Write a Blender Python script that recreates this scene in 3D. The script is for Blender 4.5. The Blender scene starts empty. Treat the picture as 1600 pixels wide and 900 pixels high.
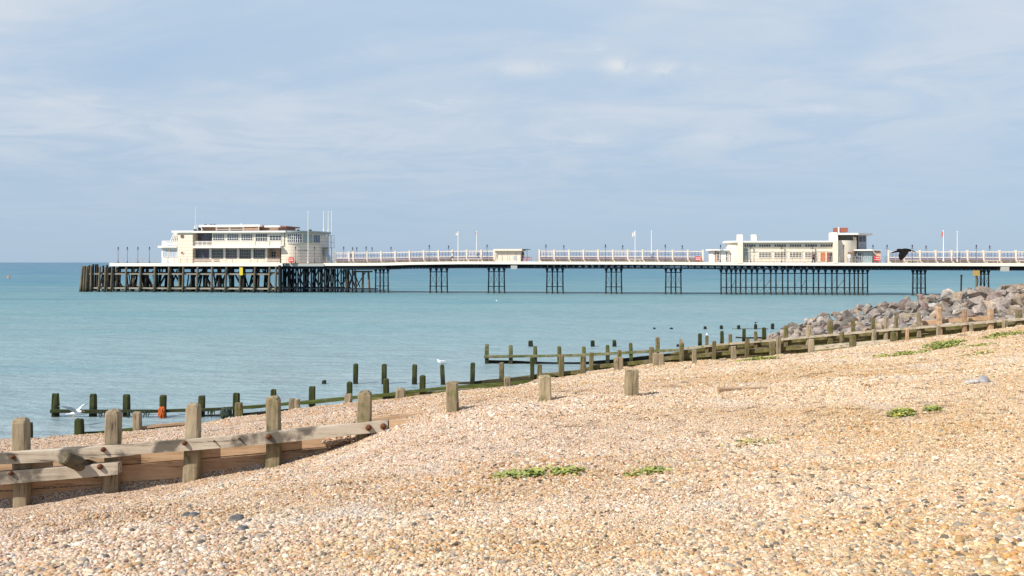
import bpy, bmesh, math, random
import numpy as np
from mathutils import Vector, Matrix, noise as mnoise

SC = bpy.context.scene
COL = SC.collection
R = math.radians
F = 1556.0            # focal length in pixels of the 1600 px wide photograph
EYE = 5.5             # eye height above the water
SUN_AZ, SUN_EL = 55.0, 40.0

# ------------------------------------------------------------------ helpers
def tag(o, label=None, cat=None, group=None, kind=None):
    if label: o['label'] = label
    if cat: o['category'] = cat
    if group: o['group'] = group
    if kind: o['kind'] = kind
    return o

def thing(name, label, cat, loc=(0, 0, 0), rz=0.0, group=None):
    o = bpy.data.objects.new(name, None)
    o.empty_display_size = 0.2
    COL.objects.link(o)
    o.location = loc
    o.rotation_euler = (0, 0, rz)
    return tag(o, label, cat, group)

def copy_tree(o, parent=None):
    c = o.copy()
    COL.objects.link(c)
    if parent is not None:
        c.parent = parent
    for ch in list(o.children):
        copy_tree(ch, c)
    return c

class MB:
    def __init__(s):
        s.v = []; s.f = []; s.m = []
    def add(s, verts, faces, mi=0):
        n = len(s.v)
        s.v += [tuple(p) for p in verts]
        s.f += [tuple(i + n for i in f) for f in faces]
        s.m += [mi] * len(faces)
        return s
    def box(s, x0, x1, y0, y1, z0, z1, mi=0):
        if x0 > x1: x0, x1 = x1, x0
        if y0 > y1: y0, y1 = y1, y0
        if z0 > z1: z0, z1 = z1, z0
        v = [(x0, y0, z0), (x1, y0, z0), (x1, y1, z0), (x0, y1, z0), (x0, y0, z1), (x1, y0, z1), (x1, y1, z1), (x0, y1, z1)]
        return s.add(v, [(0, 3, 2, 1), (4, 5, 6, 7), (0, 1, 5, 4), (1, 2, 6, 5), (2, 3, 7, 6), (3, 0, 4, 7)], mi)
    def prism(s, poly, z0, z1, mi=0):
        n = len(poly)
        a = sum(poly[i][0] * poly[(i + 1) % n][1] - poly[(i + 1) % n][0] * poly[i][1] for i in range(n))
        if a < 0: poly = poly[::-1]
        z0f = z0 if callable(z0) else (lambda x, y: z0)
        z1f = z1 if callable(z1) else (lambda x, y: z1)
        v = [(p[0], p[1], z0f(*p)) for p in poly] + [(p[0], p[1], z1f(*p)) for p in poly]
        f = [tuple(range(n - 1, -1, -1)), tuple(range(n, 2 * n))]
        f += [(i, (i + 1) % n, n + (i + 1) % n, n + i) for i in range(n)]
        return s.add(v, f, mi)
    def xz_prism(s, poly, y0, y1, mi=0):
        # outline in x,z pushed along y
        n = len(poly)
        v = [(p[0], y0, p[1]) for p in poly] + [(p[0], y1, p[1]) for p in poly]
        f = [tuple(range(n)), tuple(range(2 * n - 1, n - 1, -1))]
        f += [((i + 1) % n, i, n + i, n + (i + 1) % n) for i in range(n)]
        return s.add(v, f, mi)
    def bar(s, a, b, r, n=6, r2=None, mi=0):
        a = Vector(a); b = Vector(b); d = (b - a)
        if d.length < 1e-6: return s
        d.normalize()
        up = Vector((0, 0, 1)) if abs(d.z) < .9 else Vector((1, 0, 0))
        x = d.cross(up).normalized(); y = d.cross(x)
        r2 = r if r2 is None else r2
        v = []
        for (c, rr) in ((a, r), (b, r2)):
            for i in range(n):
                t = 2 * math.pi * (i + .5) / n
                v.append(c + x * (rr * math.cos(t)) + y * (rr * math.sin(t)))
        f = [(i, (i + 1) % n, n + (i + 1) % n, n + i) for i in range(n)]
        f += [tuple(range(n - 1, -1, -1)), tuple(range(n, 2 * n))]
        return s.add(v, f, mi)
    def lathe(s, prof, c=(0, 0, 0), n=12, mi=0):
        v = []; f = []
        for (r, z) in prof:
            for i in range(n):
                t = 2 * math.pi * i / n
                v.append((c[0] + r * math.cos(t), c[1] + r * math.sin(t), c[2] + z))
        for k in range(len(prof) - 1):
            for i in range(n):
                j = (i + 1) % n
                f.append((k * n + i, k * n + j, (k + 1) * n + j, (k + 1) * n + i))
        f.append(tuple(range(n - 1, -1, -1)))
        f.append(tuple(range((len(prof) - 1) * n, len(prof) * n)))
        return s.add(v, f, mi)
    def mesh(s, name, mats):
        me = bpy.data.meshes.new(name)
        me.from_pydata(s.v, [], s.f)
        if not isinstance(mats, (list, tuple)): mats = [mats]
        for m in mats: me.materials.append(m)
        if len(mats) > 1:
            me.polygons.foreach_set('material_index', s.m)
        bm = bmesh.new(); bm.from_mesh(me)
        bmesh.ops.recalc_face_normals(bm, faces=bm.faces)
        bm.to_mesh(me); bm.free()
        me.update()
        return me
    def build(s, name, mats, parent=None, loc=(0, 0, 0), rz=0.0, smooth=False):
        return obj(name, s.mesh(name, mats), parent, loc, rz, smooth)

def obj(name, me, parent=None, loc=(0, 0, 0), rz=0.0, smooth=False):
    o = bpy.data.objects.new(name, me)
    COL.objects.link(o)
    o.parent = parent
    o.location = loc
    o.rotation_euler = (0, 0, rz)
    if smooth:
        for p in me.polygons: p.use_smooth = True
    return o

# ------------------------------------------------------------------ materials
def new_mat(name):
    m = bpy.data.materials.new(name); m.use_nodes = True
    nt = m.node_tree
    b = nt.nodes['Principled BSDF']
    return m, nt, b

def N(nt, typ, **kw):
    n = nt.nodes.new(typ)
    for k, v in kw.items():
        if k.startswith('i_'):
            key = k[2:]
            n.inputs[int(key) if key.isdigit() else key.replace('_', ' ')].default_value = v
        else:
            setattr(n, k, v)
    return n

def ramp(nt, stops, interp='LINEAR'):
    r = nt.nodes.new('ShaderNodeValToRGB')
    cr = r.color_ramp; cr.interpolation = interp
    while len(cr.elements) < len(stops): cr.elements.new(.5)
    for e, (p, c) in zip(cr.elements, stops):
        e.position = p; e.color = (c[0], c[1], c[2], 1)
    return r

def mixc(nt, fac, a, b, blend='MIX'):
    n = nt.nodes.new('ShaderNodeMix'); n.data_type = 'RGBA'; n.blend_type = blend
    for sock, val in ((n.inputs['Factor'], fac), (n.inputs[6], a), (n.inputs[7], b)):
        if hasattr(val, 'links') or isinstance(val, bpy.types.NodeSocket):
            nt.links.new(val, sock)
        elif isinstance(val, (int, float)):
            sock.default_value = val
        else:
            sock.default_value = (val[0], val[1], val[2], 1)
    return n.outputs[2]

def math_n(nt, op, a, b=None, c=None, clamp=False):
    n = nt.nodes.new('ShaderNodeMath'); n.operation = op; n.use_clamp = clamp
    for i, v in enumerate((a, b, c)):
        if v is None: continue
        if isinstance(v, (int, float)): n.inputs[i].default_value = v
        else: nt.links.new(v, n.inputs[i])
    return n.outputs[0]

def maprange(nt, v, a, b, c=0.0, d=1.0, smooth=True):
    n = nt.nodes.new('ShaderNodeMapRange')
    n.interpolation_type = 'SMOOTHSTEP' if smooth else 'LINEAR'
    nt.links.new(v, n.inputs[0])
    n.inputs[1].default_value = a; n.inputs[2].default_value = b
    n.inputs[3].default_value = c; n.inputs[4].default_value = d
    return n.outputs[0]

def paint(name, col, rough=.6, stain=.25, stain_col=(.35, .28, .2), scale=1.2, lines=0.0, spec=.3):
    m, nt, b = new_mat(name)
    tc = N(nt, 'ShaderNodeTexCoord')
    mp = N(nt, 'ShaderNodeMapping'); mp.inputs['Scale'].default_value = (scale, scale, scale * .25)
    nt.links.new(tc.outputs['Object'], mp.inputs[0])
    n1 = N(nt, 'ShaderNodeTexNoise', i_Scale=1.0, i_Detail=6.0, i_Roughness=.65)
    nt.links.new(mp.outputs[0], n1.inputs['Vector'])
    f = maprange(nt, n1.outputs[0], .5, .8, 0, stain)
    c = mixc(nt, f, col, stain_col)
    if lines > 0:
        sp = N(nt, 'ShaderNodeSeparateXYZ'); nt.links.new(tc.outputs['Object'], sp.inputs[0])
        w = math_n(nt, 'FRACT', math_n(nt, 'MULTIPLY', sp.outputs[2], 1.0 / lines))
        g = math_n(nt, 'LESS_THAN', w, .22)
        c = mixc(nt, math_n(nt, 'MULTIPLY', g, .34), c, (.30, .24, .18))
    nt.links.new(c, b.inputs['Base Color'])
    b.inputs['Roughness'].default_value = rough
    b.inputs['Specular IOR Level'].default_value = spec
    return m

def wood(name, cols, axis='Z', algae=0.0, algae_z=None, grain=1.0, dark=0.0, rough=.85, algae_col=(.05, .068, .014)):
    m, nt, b = new_mat(name)
    tc = N(nt, 'ShaderNodeTexCoord')
    oi = N(nt, 'ShaderNodeObjectInfo')
    off = N(nt, 'ShaderNodeVectorMath', operation='ADD')
    cmb = N(nt, 'ShaderNodeCombineXYZ')
    rr = math_n(nt, 'MULTIPLY', oi.outputs['Random'], 37.0)
    for i in range(3): nt.links.new(rr, cmb.inputs[i])
    nt.links.new(tc.outputs['Object'], off.inputs[0]); nt.links.new(cmb.outputs[0], off.inputs[1])
    mp = N(nt, 'ShaderNodeMapping')
    s = [18 * grain] * 3
    s['XYZ'.index(axis)] = 1.3 * grain
    mp.inputs['Scale'].default_value = s
    nt.links.new(off.outputs[0], mp.inputs[0])
    n1 = N(nt, 'ShaderNodeTexNoise', i_Scale=1.0, i_Detail=7.0, i_Roughness=.7)
    nt.links.new(mp.outputs[0], n1.inputs['Vector'])
    n2 = N(nt, 'ShaderNodeTexNoise', i_Scale=2.2, i_Detail=5.0, i_Roughness=.6)
    nt.links.new(off.outputs[0], n2.inputs['Vector'])
    k = len(cols)
    cr = ramp(nt, [(.25 + .5 * i / (k - 1), c) for i, c in enumerate(cols)])
    mixv = math_n(nt, 'ADD', math_n(nt, 'MULTIPLY', n1.outputs[0], .6), math_n(nt, 'MULTIPLY', n2.outputs[0], .4))
    nt.links.new(mixv, cr.inputs[0])
    c = cr.outputs[0]
    # per object tone
    hv = N(nt, 'ShaderNodeHueSaturation')
    nt.links.new(maprange(nt, oi.outputs['Random'], 0, 1, .78, 1.18, False), hv.inputs['Value'])
    nt.links.new(c, hv.inputs['Color']); c = hv.outputs[0]
    # dark cracks along the grain
    cf = maprange(nt, n1.outputs[0], .33, .44, .85, 0)
    c = mixc(nt, cf, c, (.03, .024, .018))
    if dark > 0:
        n4 = N(nt, 'ShaderNodeTexNoise', i_Scale=1.7, i_Detail=4.0)
        nt.links.new(off.outputs[0], n4.inputs['Vector'])
        c = mixc(nt, maprange(nt, n4.outputs[0], .5, .60, 0, dark), c, (.045, .04, .035))
    if algae > 0:
        n3 = N(nt, 'ShaderNodeTexNoise', i_Scale=4.5, i_Detail=6.0, i_Roughness=.7)
        nt.links.new(off.outputs[0], n3.inputs['Vector'])
        a = maprange(nt, n3.outputs[0], .62 - .42 * algae, .80 - .42 * algae, 0, .92)
        if algae_z is not None:
            g = N(nt, 'ShaderNodeNewGeometry'); sp = N(nt, 'ShaderNodeSeparateXYZ')
            nt.links.new(g.outputs['Position'], sp.inputs[0])
            zz = math_n(nt, 'ADD', sp.outputs[2], math_n(nt, 'MULTIPLY', n2.outputs[0], .5))
            a = math_n(nt, 'MULTIPLY', a, maprange(nt, zz, algae_z, algae_z + .5, 1, .06))
        ac = ramp(nt, [(.3, tuple(x * .45 for x in algae_col)), (.55, algae_col), (.75, (algae_col[0] * 2.4, algae_col[1] * 2.2, algae_col[2] * 1.5))])
        nt.links.new(n1.outputs[0], ac.inputs[0])
        c = mixc(nt, a, c, ac.outputs[0])
    # wet, blackened foot at the tide line
    gw = N(nt, 'ShaderNodeNewGeometry'); sw = N(nt, 'ShaderNodeSeparateXYZ'); nt.links.new(gw.outputs['Position'], sw.inputs[0])
    zw = math_n(nt, 'ADD', sw.outputs[2], math_n(nt, 'MULTIPLY', n2.outputs[0], -.5))
    c = mixc(nt, maprange(nt, zw, -.05, .25, .75, 0), c, (.012, .013, .008))
    nt.links.new(c, b.inputs['Base Color'])
    b.inputs['Roughness'].default_value = rough
    b.inputs['Specular IOR Level'].default_value = .2
    bp = N(nt, 'ShaderNodeBump', i_Strength=.7, i_Distance=.012)
    nt.links.new(n1.outputs[0], bp.inputs['Height'])
    nt.links.new(bp.outputs[0], b.inputs['Normal'])
    return m

def plain(name, col, rough=.5, spec=.4, metal=0.0, var=.15, scale=6.0):
    m, nt, b = new_mat(name)
    tc = N(nt, 'ShaderNodeTexCoord')
    n1 = N(nt, 'ShaderNodeTexNoise', i_Scale=scale, i_Detail=5.0)
    nt.links.new(tc.outputs['Object'], n1.inputs['Vector'])
    cr = ramp(nt, [(.3, tuple(x * (1 - var) for x in col)), (.7, tuple(min(1, x * (1 + var)) for x in col))])
    nt.links.new(n1.outputs[0], cr.inputs[0])
    nt.links.new(cr.outputs[0], b.inputs['Base Color'])
    b.inputs['Roughness'].default_value = rough
    b.inputs['Specular IOR Level'].default_value = spec
    b.inputs['Metallic'].default_value = metal
    return m

M = {}
M['cream'] = paint('cream_render', (.78, .67, .545), stain=.18)
M['siding'] = paint('cream_siding', (.80, .685, .55), stain=.12, lines=.58)
M['white'] = paint('white_paint', (.78, .74, .68), stain=.15, stain_col=(.4, .33, .24))
M['fascia'] = paint('white_fascia', (.78, .73, .64), stain=.25, stain_col=(.4, .28, .16))
M['grey'] = paint('grey_panel', (.36, .38, .36), stain=.2)
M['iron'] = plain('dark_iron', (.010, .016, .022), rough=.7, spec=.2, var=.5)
M['lampiron'] = plain('lamp_iron', (.05, .055, .075), rough=.5)
M['glass'] = plain('dark_glass', (.075, .085, .105), rough=.12, spec=.6, var=.5, scale=.8)
M['screen'] = plain('screen_glass', (.30, .36, .50), rough=.15, spec=.5, var=.25, scale=.6)
M['frameblue'] = plain('blue_frame', (.13, .12, .19), rough=.5)
M['paleglass'] = plain('pale_glass', (.34, .46, .42), rough=.15, spec=.6, var=.25)
M['brown'] = plain('brown_band', (.20, .115, .08), rough=.6)
M['red'] = plain('red_paint', (.62, .05, .045), rough=.5, var=.1)
M['redbrown'] = plain('red_brown_tank', (.28, .09, .065), rough=.7)
M['orangepanel'] = plain('orange_door', (.50, .17, .08), rough=.6)
M['bench'] = plain('bench_wood', (.20, .085, .05), rough=.6)
M['deckwood'] = plain('deck_wood', (.30, .25, .19), rough=.8)
M['bluewhite'] = paint('pale_blue_and_shade', (.42, .47, .55), stain=.15)  # own pale blue, also bluish shadow painted on the pavilion end
M['pink'] = paint('pink_wall', (.66, .46, .35), stain=.1)
M['rust'] = plain('rusty_iron', (.12, .048, .022), rough=.9, spec=.2, var=.5, scale=40)
M['yellow'] = plain('yellow_paint', (.62, .47, .03), rough=.6)
M['yellowboard'] = plain('ochre_board', (.36, .25, .08), rough=.7)
M['orange'] = plain('orange_weed', (.50, .10, .012), rough=.7, var=.5, scale=25)
M['pilewood'] = wood('pile_timber', [(.055, .042, .03), (.155, .125, .088), (.25, .21, .15)], 'Z', algae=.6, algae_z=.9, grain=.35, algae_col=(.045, .05, .02))
M['beamwood'] = wood('beam_timber', [(.17, .14, .105), (.31, .27, .21), (.42, .37, .30)], 'X', grain=.3)
M['darkwood'] = wood('tarred_timber', [(.010, .010, .012), (.03, .027, .024), (.055, .045, .035)], 'Z', algae=.3, algae_z=.5, grain=.35)
M['drypost'] = wood('dry_post', [(.09, .07, .045), (.29, .23, .15), (.42, .345, .24)], 'Z', algae=.2, grain=1.0, algae_col=(.11, .11, .045))
M['drypostg'] = wood('lichen_post', [(.10, .08, .045), (.32, .25, .155), (.44, .36, .235)], 'Z', algae=.35, grain=1.0, algae_col=(.16, .155, .07))
M['strutwood'] = wood('old_log', [(.03, .025, .018), (.10, .085, .055), (.19, .16, .105)], 'Y', algae=.3, grain=.8, algae_col=(.08, .08, .03))
M['rail'] = wood('dry_rail', [(.22, .175, .125), (.50, .42, .325), (.64, .56, .45)], 'X', grain=.9, dark=.8)
M['plank'] = wood('dry_plank', [(.19, .11, .06), (.43, .285, .175), (.55, .40, .265)], 'X', grain=.8)
M['algaepost'] = wood('algae_post', [(.03, .026, .018), (.075, .065, .04), (.13, .115, .07)], 'Z', algae=.72, grain=1.0, algae_col=(.04, .05, .012))
M['algaerail'] = wood('algae_rail', [(.03, .03, .018), (.10, .09, .05), (.19, .17, .11)], 'X', algae=.75, grain=.8, algae_col=(.065, .085, .018))
M['brightalgae'] = wood('bright_algae_post', [(.06, .055, .03), (.17, .15, .09), (.26, .23, .15)], 'Z', algae=.55, grain=1.0, algae_col=(.085, .105, .025))
M['brightalgaerail'] = wood('bright_algae_rail', [(.06, .055, .03), (.20, .18, .11), (.30, .27, .18)], 'X', algae=.5, grain=.8, algae_col=(.105, .13, .035))
M['midpost'] = wood('half_green_post', [(.05, .038, .025), (.18, .135, .085), (.29, .225, .145)], 'Z', algae=.5, grain=1.0, algae_col=(.11, .11, .03))
M['midrail'] = wood('half_green_plank', [(.09, .07, .04), (.22, .17, .10), (.32, .26, .16)], 'X', algae=.55, grain=.7, algae_col=(.11, .11, .025))
M['palerail'] = wood('pale_rail', [(.18, .145, .10), (.42, .36, .27), (.54, .47, .37)], 'X', algae=.25, grain=.8, algae_col=(.14, .14, .05))
M['darkrail'] = wood('dark_wet_rail', [(.012, .012, .012), (.035, .032, .028), (.07, .06, .045)], 'X', algae=.35, grain=.8)
M['gullwhite'] = plain('gull_white', (.80, .80, .79), rough=.7, var=.05)
M['gullgrey'] = plain('gull_grey', (.42, .45, .48), rough=.7)
M['beak'] = plain('beak_yellow', (.55, .30, .04), rough=.5)
M['crow'] = plain('black_feather', (.007, .005, .005), rough=.9, spec=.15, var=.4, scale=14)
M['skin'] = plain('skin', (.50, .31, .22), rough=.6)
M['dark_cloth'] = plain('dark_cloth', (.03, .03, .045), rough=.9)
M['white_cloth'] = plain('white_cloth', (.72, .70, .68), rough=.9)
M['red_cloth'] = plain('red_cloth', (.22, .03, .03), rough=.9)
M['hair'] = plain('dark_hair', (.03, .02, .015), rough=.7)
M['flagred'] = plain('flag_red', (.55, .12, .12), rough=.8)
M['flagpale'] = plain('flag_pale', (.70, .62, .58), rough=.8)
M['net'] = plain('weedy_block', (.03, .042, .028), rough=.9, var=.7, scale=20)

# ------------------------------------------------------------------ camera, sun, sky
cam = bpy.data.cameras.new('camera'); cam.sensor_width = 36.0; cam.lens = F / 1600 * 36.0
cam.shift_y = -40 / 1600.0; cam.clip_end = 90000; cam.clip_start = .1
co = bpy.data.objects.new('camera', cam); COL.objects.link(co)
co.location = (0, 0, EYE); co.rotation_euler = (R(90), 0, 0)
SC.camera = co

saz, sel = R(SUN_AZ), R(SUN_EL)
sdir = Vector((-math.sin(saz) * math.cos(sel), -math.cos(saz) * math.cos(sel), math.sin(sel)))   # towards the sun
sl = bpy.data.lights.new('sun', 'SUN'); sl.energy = 4.6; sl.angle = R(.5); sl.color = (1.0, .94, .84)
so = bpy.data.objects.new('sun', sl); COL.objects.link(so)
so.rotation_euler = sdir.to_track_quat('Z', 'Y').to_euler()
so.location = (-40, -40, 60)

w = bpy.data.worlds.new('World'); SC.world = w; w.use_nodes = True
nt = w.node_tree
bg = nt.nodes['Background']
sky = N(nt, 'ShaderNodeTexSky', sky_type='NISHITA', sun_disc=False)
sky.sun_elevation = sel
sky.sun_rotation = math.atan2(sdir.x, sdir.y)
sky.air_density = 1.0; sky.dust_density = .6; sky.ozone_density = 2.0
tc = N(nt, 'ShaderNodeTexCoord')
sp = N(nt, 'ShaderNodeSeparateXYZ'); nt.links.new(tc.outputs['Generated'], sp.inputs[0])
zc = math_n(nt, 'ADD', math_n(nt, 'MAXIMUM', sp.outputs[2], 0.0), .09)
px = math_n(nt, 'DIVIDE', sp.outputs[0], zc); py = math_n(nt, 'DIVIDE', sp.outputs[1], zc)
cv = N(nt, 'ShaderNodeCombineXYZ'); nt.links.new(px, cv.inputs[0]); nt.links.new(py, cv.inputs[1])
mp = N(nt, 'ShaderNodeMapping'); mp.inputs['Scale'].default_value = (.55, .62, 1); mp.inputs['Rotation'].default_value = (0, 0, R(10))
mp.inputs['Location'].default_value = (3.1, 1.7, 0)
nt.links.new(cv.outputs[0], mp.inputs[0])
cn = N(nt, 'ShaderNodeTexNoise', i_Scale=1.0, i_Detail=7.0, i_Roughness=.56, i_Distortion=.5)
nt.links.new(mp.outputs[0], cn.inputs['Vector'])
cn2 = N(nt, 'ShaderNodeTexNoise', i_Scale=3.1, i_Detail=8.0, i_Roughness=.6, i_Distortion=.8)
nt.links.new(mp.outputs[0], cn2.inputs['Vector'])
veil = maprange(nt, sp.outputs[2], .0, .26, .0, 1.0, False)                 # thicker veil of cloud overhead
cl = maprange(nt, cn.outputs[0], .27, .56, 0, 1)
cl = math_n(nt, 'MULTIPLY', cl, maprange(nt, cn2.outputs[0], .32, .62, .35, 1.0))
leftness = maprange(nt, sp.outputs[0], -.45, .45, 1.0, .6, False)
fac = math_n(nt, 'MULTIPLY', math_n(nt, 'MULTIPLY', cl, leftness), maprange(nt, sp.outputs[2], .03, .17, .08, 1.0, False), clamp=True)
wisp = math_n(nt, 'MULTIPLY', maprange(nt, cn2.outputs[0], .62, .80, 0, .3), maprange(nt, sp.outputs[2], .09, .16, 0, 1.0))
# the clear air: the physical sky mixed with the even blue-grey haze over the sea
air = ramp(nt, [(0.0, (3.05, 4.15, 5.5)), (.08, (3.1, 4.15, 5.5)), (.16, (3.4, 4.5, 5.85)), (.26, (3.8, 4.9, 6.15)), (.6, (2.7, 4.1, 6.7)), (1.0, (1.8, 3.0, 5.8))])
nt.links.new(math_n(nt, 'MAXIMUM', sp.outputs[2], 0.0), air.inputs[0])
base = mixc(nt, .88, sky.outputs[0], air.outputs[0])
c1 = mixc(nt, fac, base, (5.35, 5.7, 6.2))
c2 = mixc(nt, wisp, c1, (7.2, 7.3, 7.3))
# a few small puffs of cumulus low in the south
az_ = math_n(nt, 'DIVIDE', sp.outputs[0], math_n(nt, 'MAXIMUM', sp.outputs[1], .05)); el_ = math_n(nt, 'DIVIDE', sp.outputs[2], math_n(nt, 'MAXIMUM', sp.outputs[1], .05))
pn = N(nt, 'ShaderNodeTexNoise', i_Scale=26.0, i_Detail=6.0, i_Roughness=.6); nt.links.new(tc.outputs['Generated'], pn.inputs['Vector'])
pn2 = maprange(nt, pn.outputs[0], .36, .60, 0, 1)
for (pu, pv, wu, wv, am) in ((968, 104, 22, 13, .8), (1046, 108, 36, 12, .7), (820, 106, 55, 14, .45), (898, 219, 55, 8, .4), (240, 196, 70, 16, .35), (1110, 216, 60, 12, .25), (1275, 172, 45, 8, .3)):
    a_ = math_n(nt, 'POWER', math_n(nt, 'MULTIPLY', math_n(nt, 'SUBTRACT', az_, (pu - 800) / F), F / wu), 2.0)
    b_ = math_n(nt, 'POWER', math_n(nt, 'MULTIPLY', math_n(nt, 'SUBTRACT', el_, (410 - pv) / F), F / wv), 2.0)
    pm_ = math_n(nt, 'EXPONENT', math_n(nt, 'MULTIPLY', math_n(nt, 'ADD', a_, b_), -1.0))
    pm_ = math_n(nt, 'MULTIPLY', math_n(nt, 'MULTIPLY', pm_, pn2), am, clamp=True)
    c2 = mixc(nt, pm_, c2, (6.3, 6.35, 6.4))
nt.links.new(c2, bg.inputs[0]); bg.inputs[1].default_value = .1
SC.view_settings.view_transform = 'Standard'
SC.view_settings.look = 'None'
SC.view_settings.exposure = 0.38
SC.view_settings.gamma = 1.0

# ------------------------------------------------------------------ terrain
def T(*p):
    xs = np.array([a for a, b in p], float); zs = np.array([b for a, b in p], float)
    return lambda u: np.interp(u, xs, zs)
def C(y): return lambda u: np.full_like(np.asarray(u, float), y)
def fz(Y, *p):    # (u, v) seen at depth Y(u) -> z
    return [(u, EYE - (v - 410.0) * float(Y(np.array([u]))[0]) / F) for u, v in p]

YG1, YG2 = C(15.0), C(25.0)
YG3 = T((-1500, 35.6), (500, 35.4), (1100, 33), (1400, 31.5), (1700, 30), (3500, 28))
YG4 = T((-1500, 46), (600, 45), (950, 44), (1300, 41.5), (1700, 39), (3500, 36))
YG5 = T((-1500, 55), (760, 54), (1200, 53), (1500, 51), (1700, 50), (3500, 48))
YG6, YG7 = C(65.0), C(82.0)
plus = lambda Yf, d: (lambda u: Yf(u) + d)

g1f = [(-1500, -.6), (-500, .75), (-200, 1.4)] + fz(YG1, (0, 796), (30, 792), (170, 769), (297, 751), (427, 730), (510, 711), (566, 692), (612, 668), (655, 652), (708, 642), (853, 626), (987, 617)) + [(1200, 3.58), (1600, 3.75), (2200, 3.95), (3500, 4.2)]
g1b = [(-1500, -.5), (-500, 1.3), (0, 2.46), (170, 2.58), (297, 2.67), (427, 2.80), (566, 2.96), (640, 3.09), (655, 3.14), (708, 3.26)] + g1f[-6:]
g2f = [(-1500, -.6), (-400, .5)] + fz(YG2, (0, 689), (44, 687), (122, 684), (213, 674), (300, 664), (372, 655), (458, 642), (542, 631), (624, 624), (709, 613), (793, 604), (850, 597), (1000, 583), (1100, 576), (1272, 560), (1600, 531)) + [(2200, 3.85), (3500, 4.2)]
g2b = [(-1500, -1.2), (0, -.5), (300, -.35), (500, -.15), (640, .1), (760, .7), (850, 2.3)] + g2f[-6:]
g3f = [(-1500, -1.2), (300, -.45), (500, -.25), (640, .1), (700, .45), (784, 1.05)] + fz(YG3, (842, 593), (912, 586), (964, 581), (1025, 574), (1086, 569), (1147, 565), (1208, 558), (1268, 552), (1333, 544), (1397, 536), (1500, 522), (1600, 510)) + [(2200, 3.8), (3500, 4.2)]
g3b = [(-1500, -1.2), (640, -.4), (780, -.2), (850, .3), (926, .95), (1020, 1.45), (1100, 1.7), (1268, 2.15), (1400, 2.65), (1500, 3.05), (1600, 3.4), (2200, 3.75), (3500, 4.2)]
g4f = [(-1500, -1.4), (640, -.5), (760, -.3), (850, .15), (926, .7), (1020, 1.05), (1100, 1.25), (1250, 1.6), (1400, 2.2), (1500, 2.6), (1600, 2.95), (2200, 3.6), (3500, 4.2)]
g4b = [(-1500, -1.4), (800, -.5), (900, -.2), (1000, .2), (1100, .7), (1250, 1.1), (1400, 1.7), (1600, 2.5), (2200, 3.6), (3500, 4.2)]
g5f = [(-1500, -1.5), (900, -.5), (1000, -.05), (1050, .2), (1100, .45), (1250, .9), (1400, 1.4), (1600, 2.2), (2200, 3.6), (3500, 4.2)]
LINES = [
    (C(-15.), T((-1500, 1.5), (-237, 3.2), (479, 4.0), (800, 4.2), (1600, 4.4), (3500, 4.8))),
    (C(0.), T((-1500, -.4), (-237, 2.6), (479, 3.72), (800, 3.86), (1121, 3.95), (1700, 4.05), (3500, 4.5))),
    (C(6.), T((-1500, -.6), (-237, 2.35), (300, 3.25), (479, 3.45), (800, 3.58), (1121, 3.64), (1700, 3.8), (3500, 4.4))),
    (C(9.), T((-1500, -.7), (-237, 2.0), (200, 3.02), (323, 3.18), (624, 3.36), (800, 3.41), (1277, 3.5), (1700, 3.65), (3500, 4.3))),
    (C(11.5), T((-1500, -.7), (-237, 1.6), (60, 2.1), (188, 2.30), (400, 2.66), (570, 2.99), (760, 3.3), (1400, 3.53), (3500, 4.2))),
    (YG1, T(*g1f)), (plus(YG1, .10), T(*g1b)),
    (YG2, T(*g2f)), (plus(YG2, .5), T(*g2b)),
    (YG3, T(*g3f)), (plus(YG3, .3), T(*g3b)),
    (YG4, T(*g4f)), (plus(YG4, .3), T(*g4b)),
    (YG5, T(*g5f)),
    (YG6, T((-1500, -2), (1050, -.5), (1150, 0), (1228, .4), (1400, 1.2), (1600, 2.0), (2200, 3.6), (3500, 4.2))),
    (YG7, T((-1500, -2), (1150, -.6), (1225, 0), (1400, .8), (1600, 1.7), (2200, 3.5), (3500, 4.2))),
    (C(110.), T((-1500, -2.5), (1250, -.6), (1400, 0), (1600, 1.0), (2000, 3.3), (3500, 4.2))),
    (C(170.), T((-1500, -3), (1400, -1), (1540, 0), (1650, .6), (2000, 3.2), (3500, 4.2))),
    (C(400.), T((-1500, -4), (1600, -1), (1800, 0), (2200, 3.0), (3500, 4.5))),
    (C(2500.), T((-1500, -6), (1900, -1), (2200, .5), (3500, 5))),
]
def ground_q(q, Y):
    q = np.asarray(q, float); Y = np.asarray(Y, float)
    ys = np.array([ly(q) for ly, lz in LINES]); zs = np.array([lz(q) for ly, lz in LINES])
    z = zs[0].copy()
    for i in range(len(LINES) - 1):
        m = (Y >= ys[i])
        t = np.clip((Y - ys[i]) / np.maximum(ys[i + 1] - ys[i], 1e-6), 0, 1)
        z = np.where(m, zs[i] + (zs[i + 1] - zs[i]) * t, z)
    X = (q - 800) / F * np.maximum(Y, 15.0)
    near = np.clip((60 - Y) / 30, 0, 1)
    z = z + near * (.028 * np.sin(X * 1.1 + .7 * Y) * np.sin(Y * .83 - X * .35) + .018 * np.sin(X * 2.7 - Y * .6 + 1) * np.sin(Y * 2.1 + .5 * X) + .008 * np.sin(X * 6.1 + Y * 2.2 + 2 * np.sin(Y * 1.3)) * np.sin(Y * 5.3 - X * 1.9 + np.sin(X * 2.1)))
    return z
def ground(X, Y):
    X = np.asarray(X, float); Y = np.asarray(Y, float)
    return ground_q(800 + X * F / np.maximum(Y, 15.0), Y)
def gz(x, y): return float(ground(np.array([x]), np.array([y]))[0])
def PX(u, Y): return (u - 800) / F * Y
def PZ(v, Y): return EYE + (410 - v) * Y / F
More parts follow.
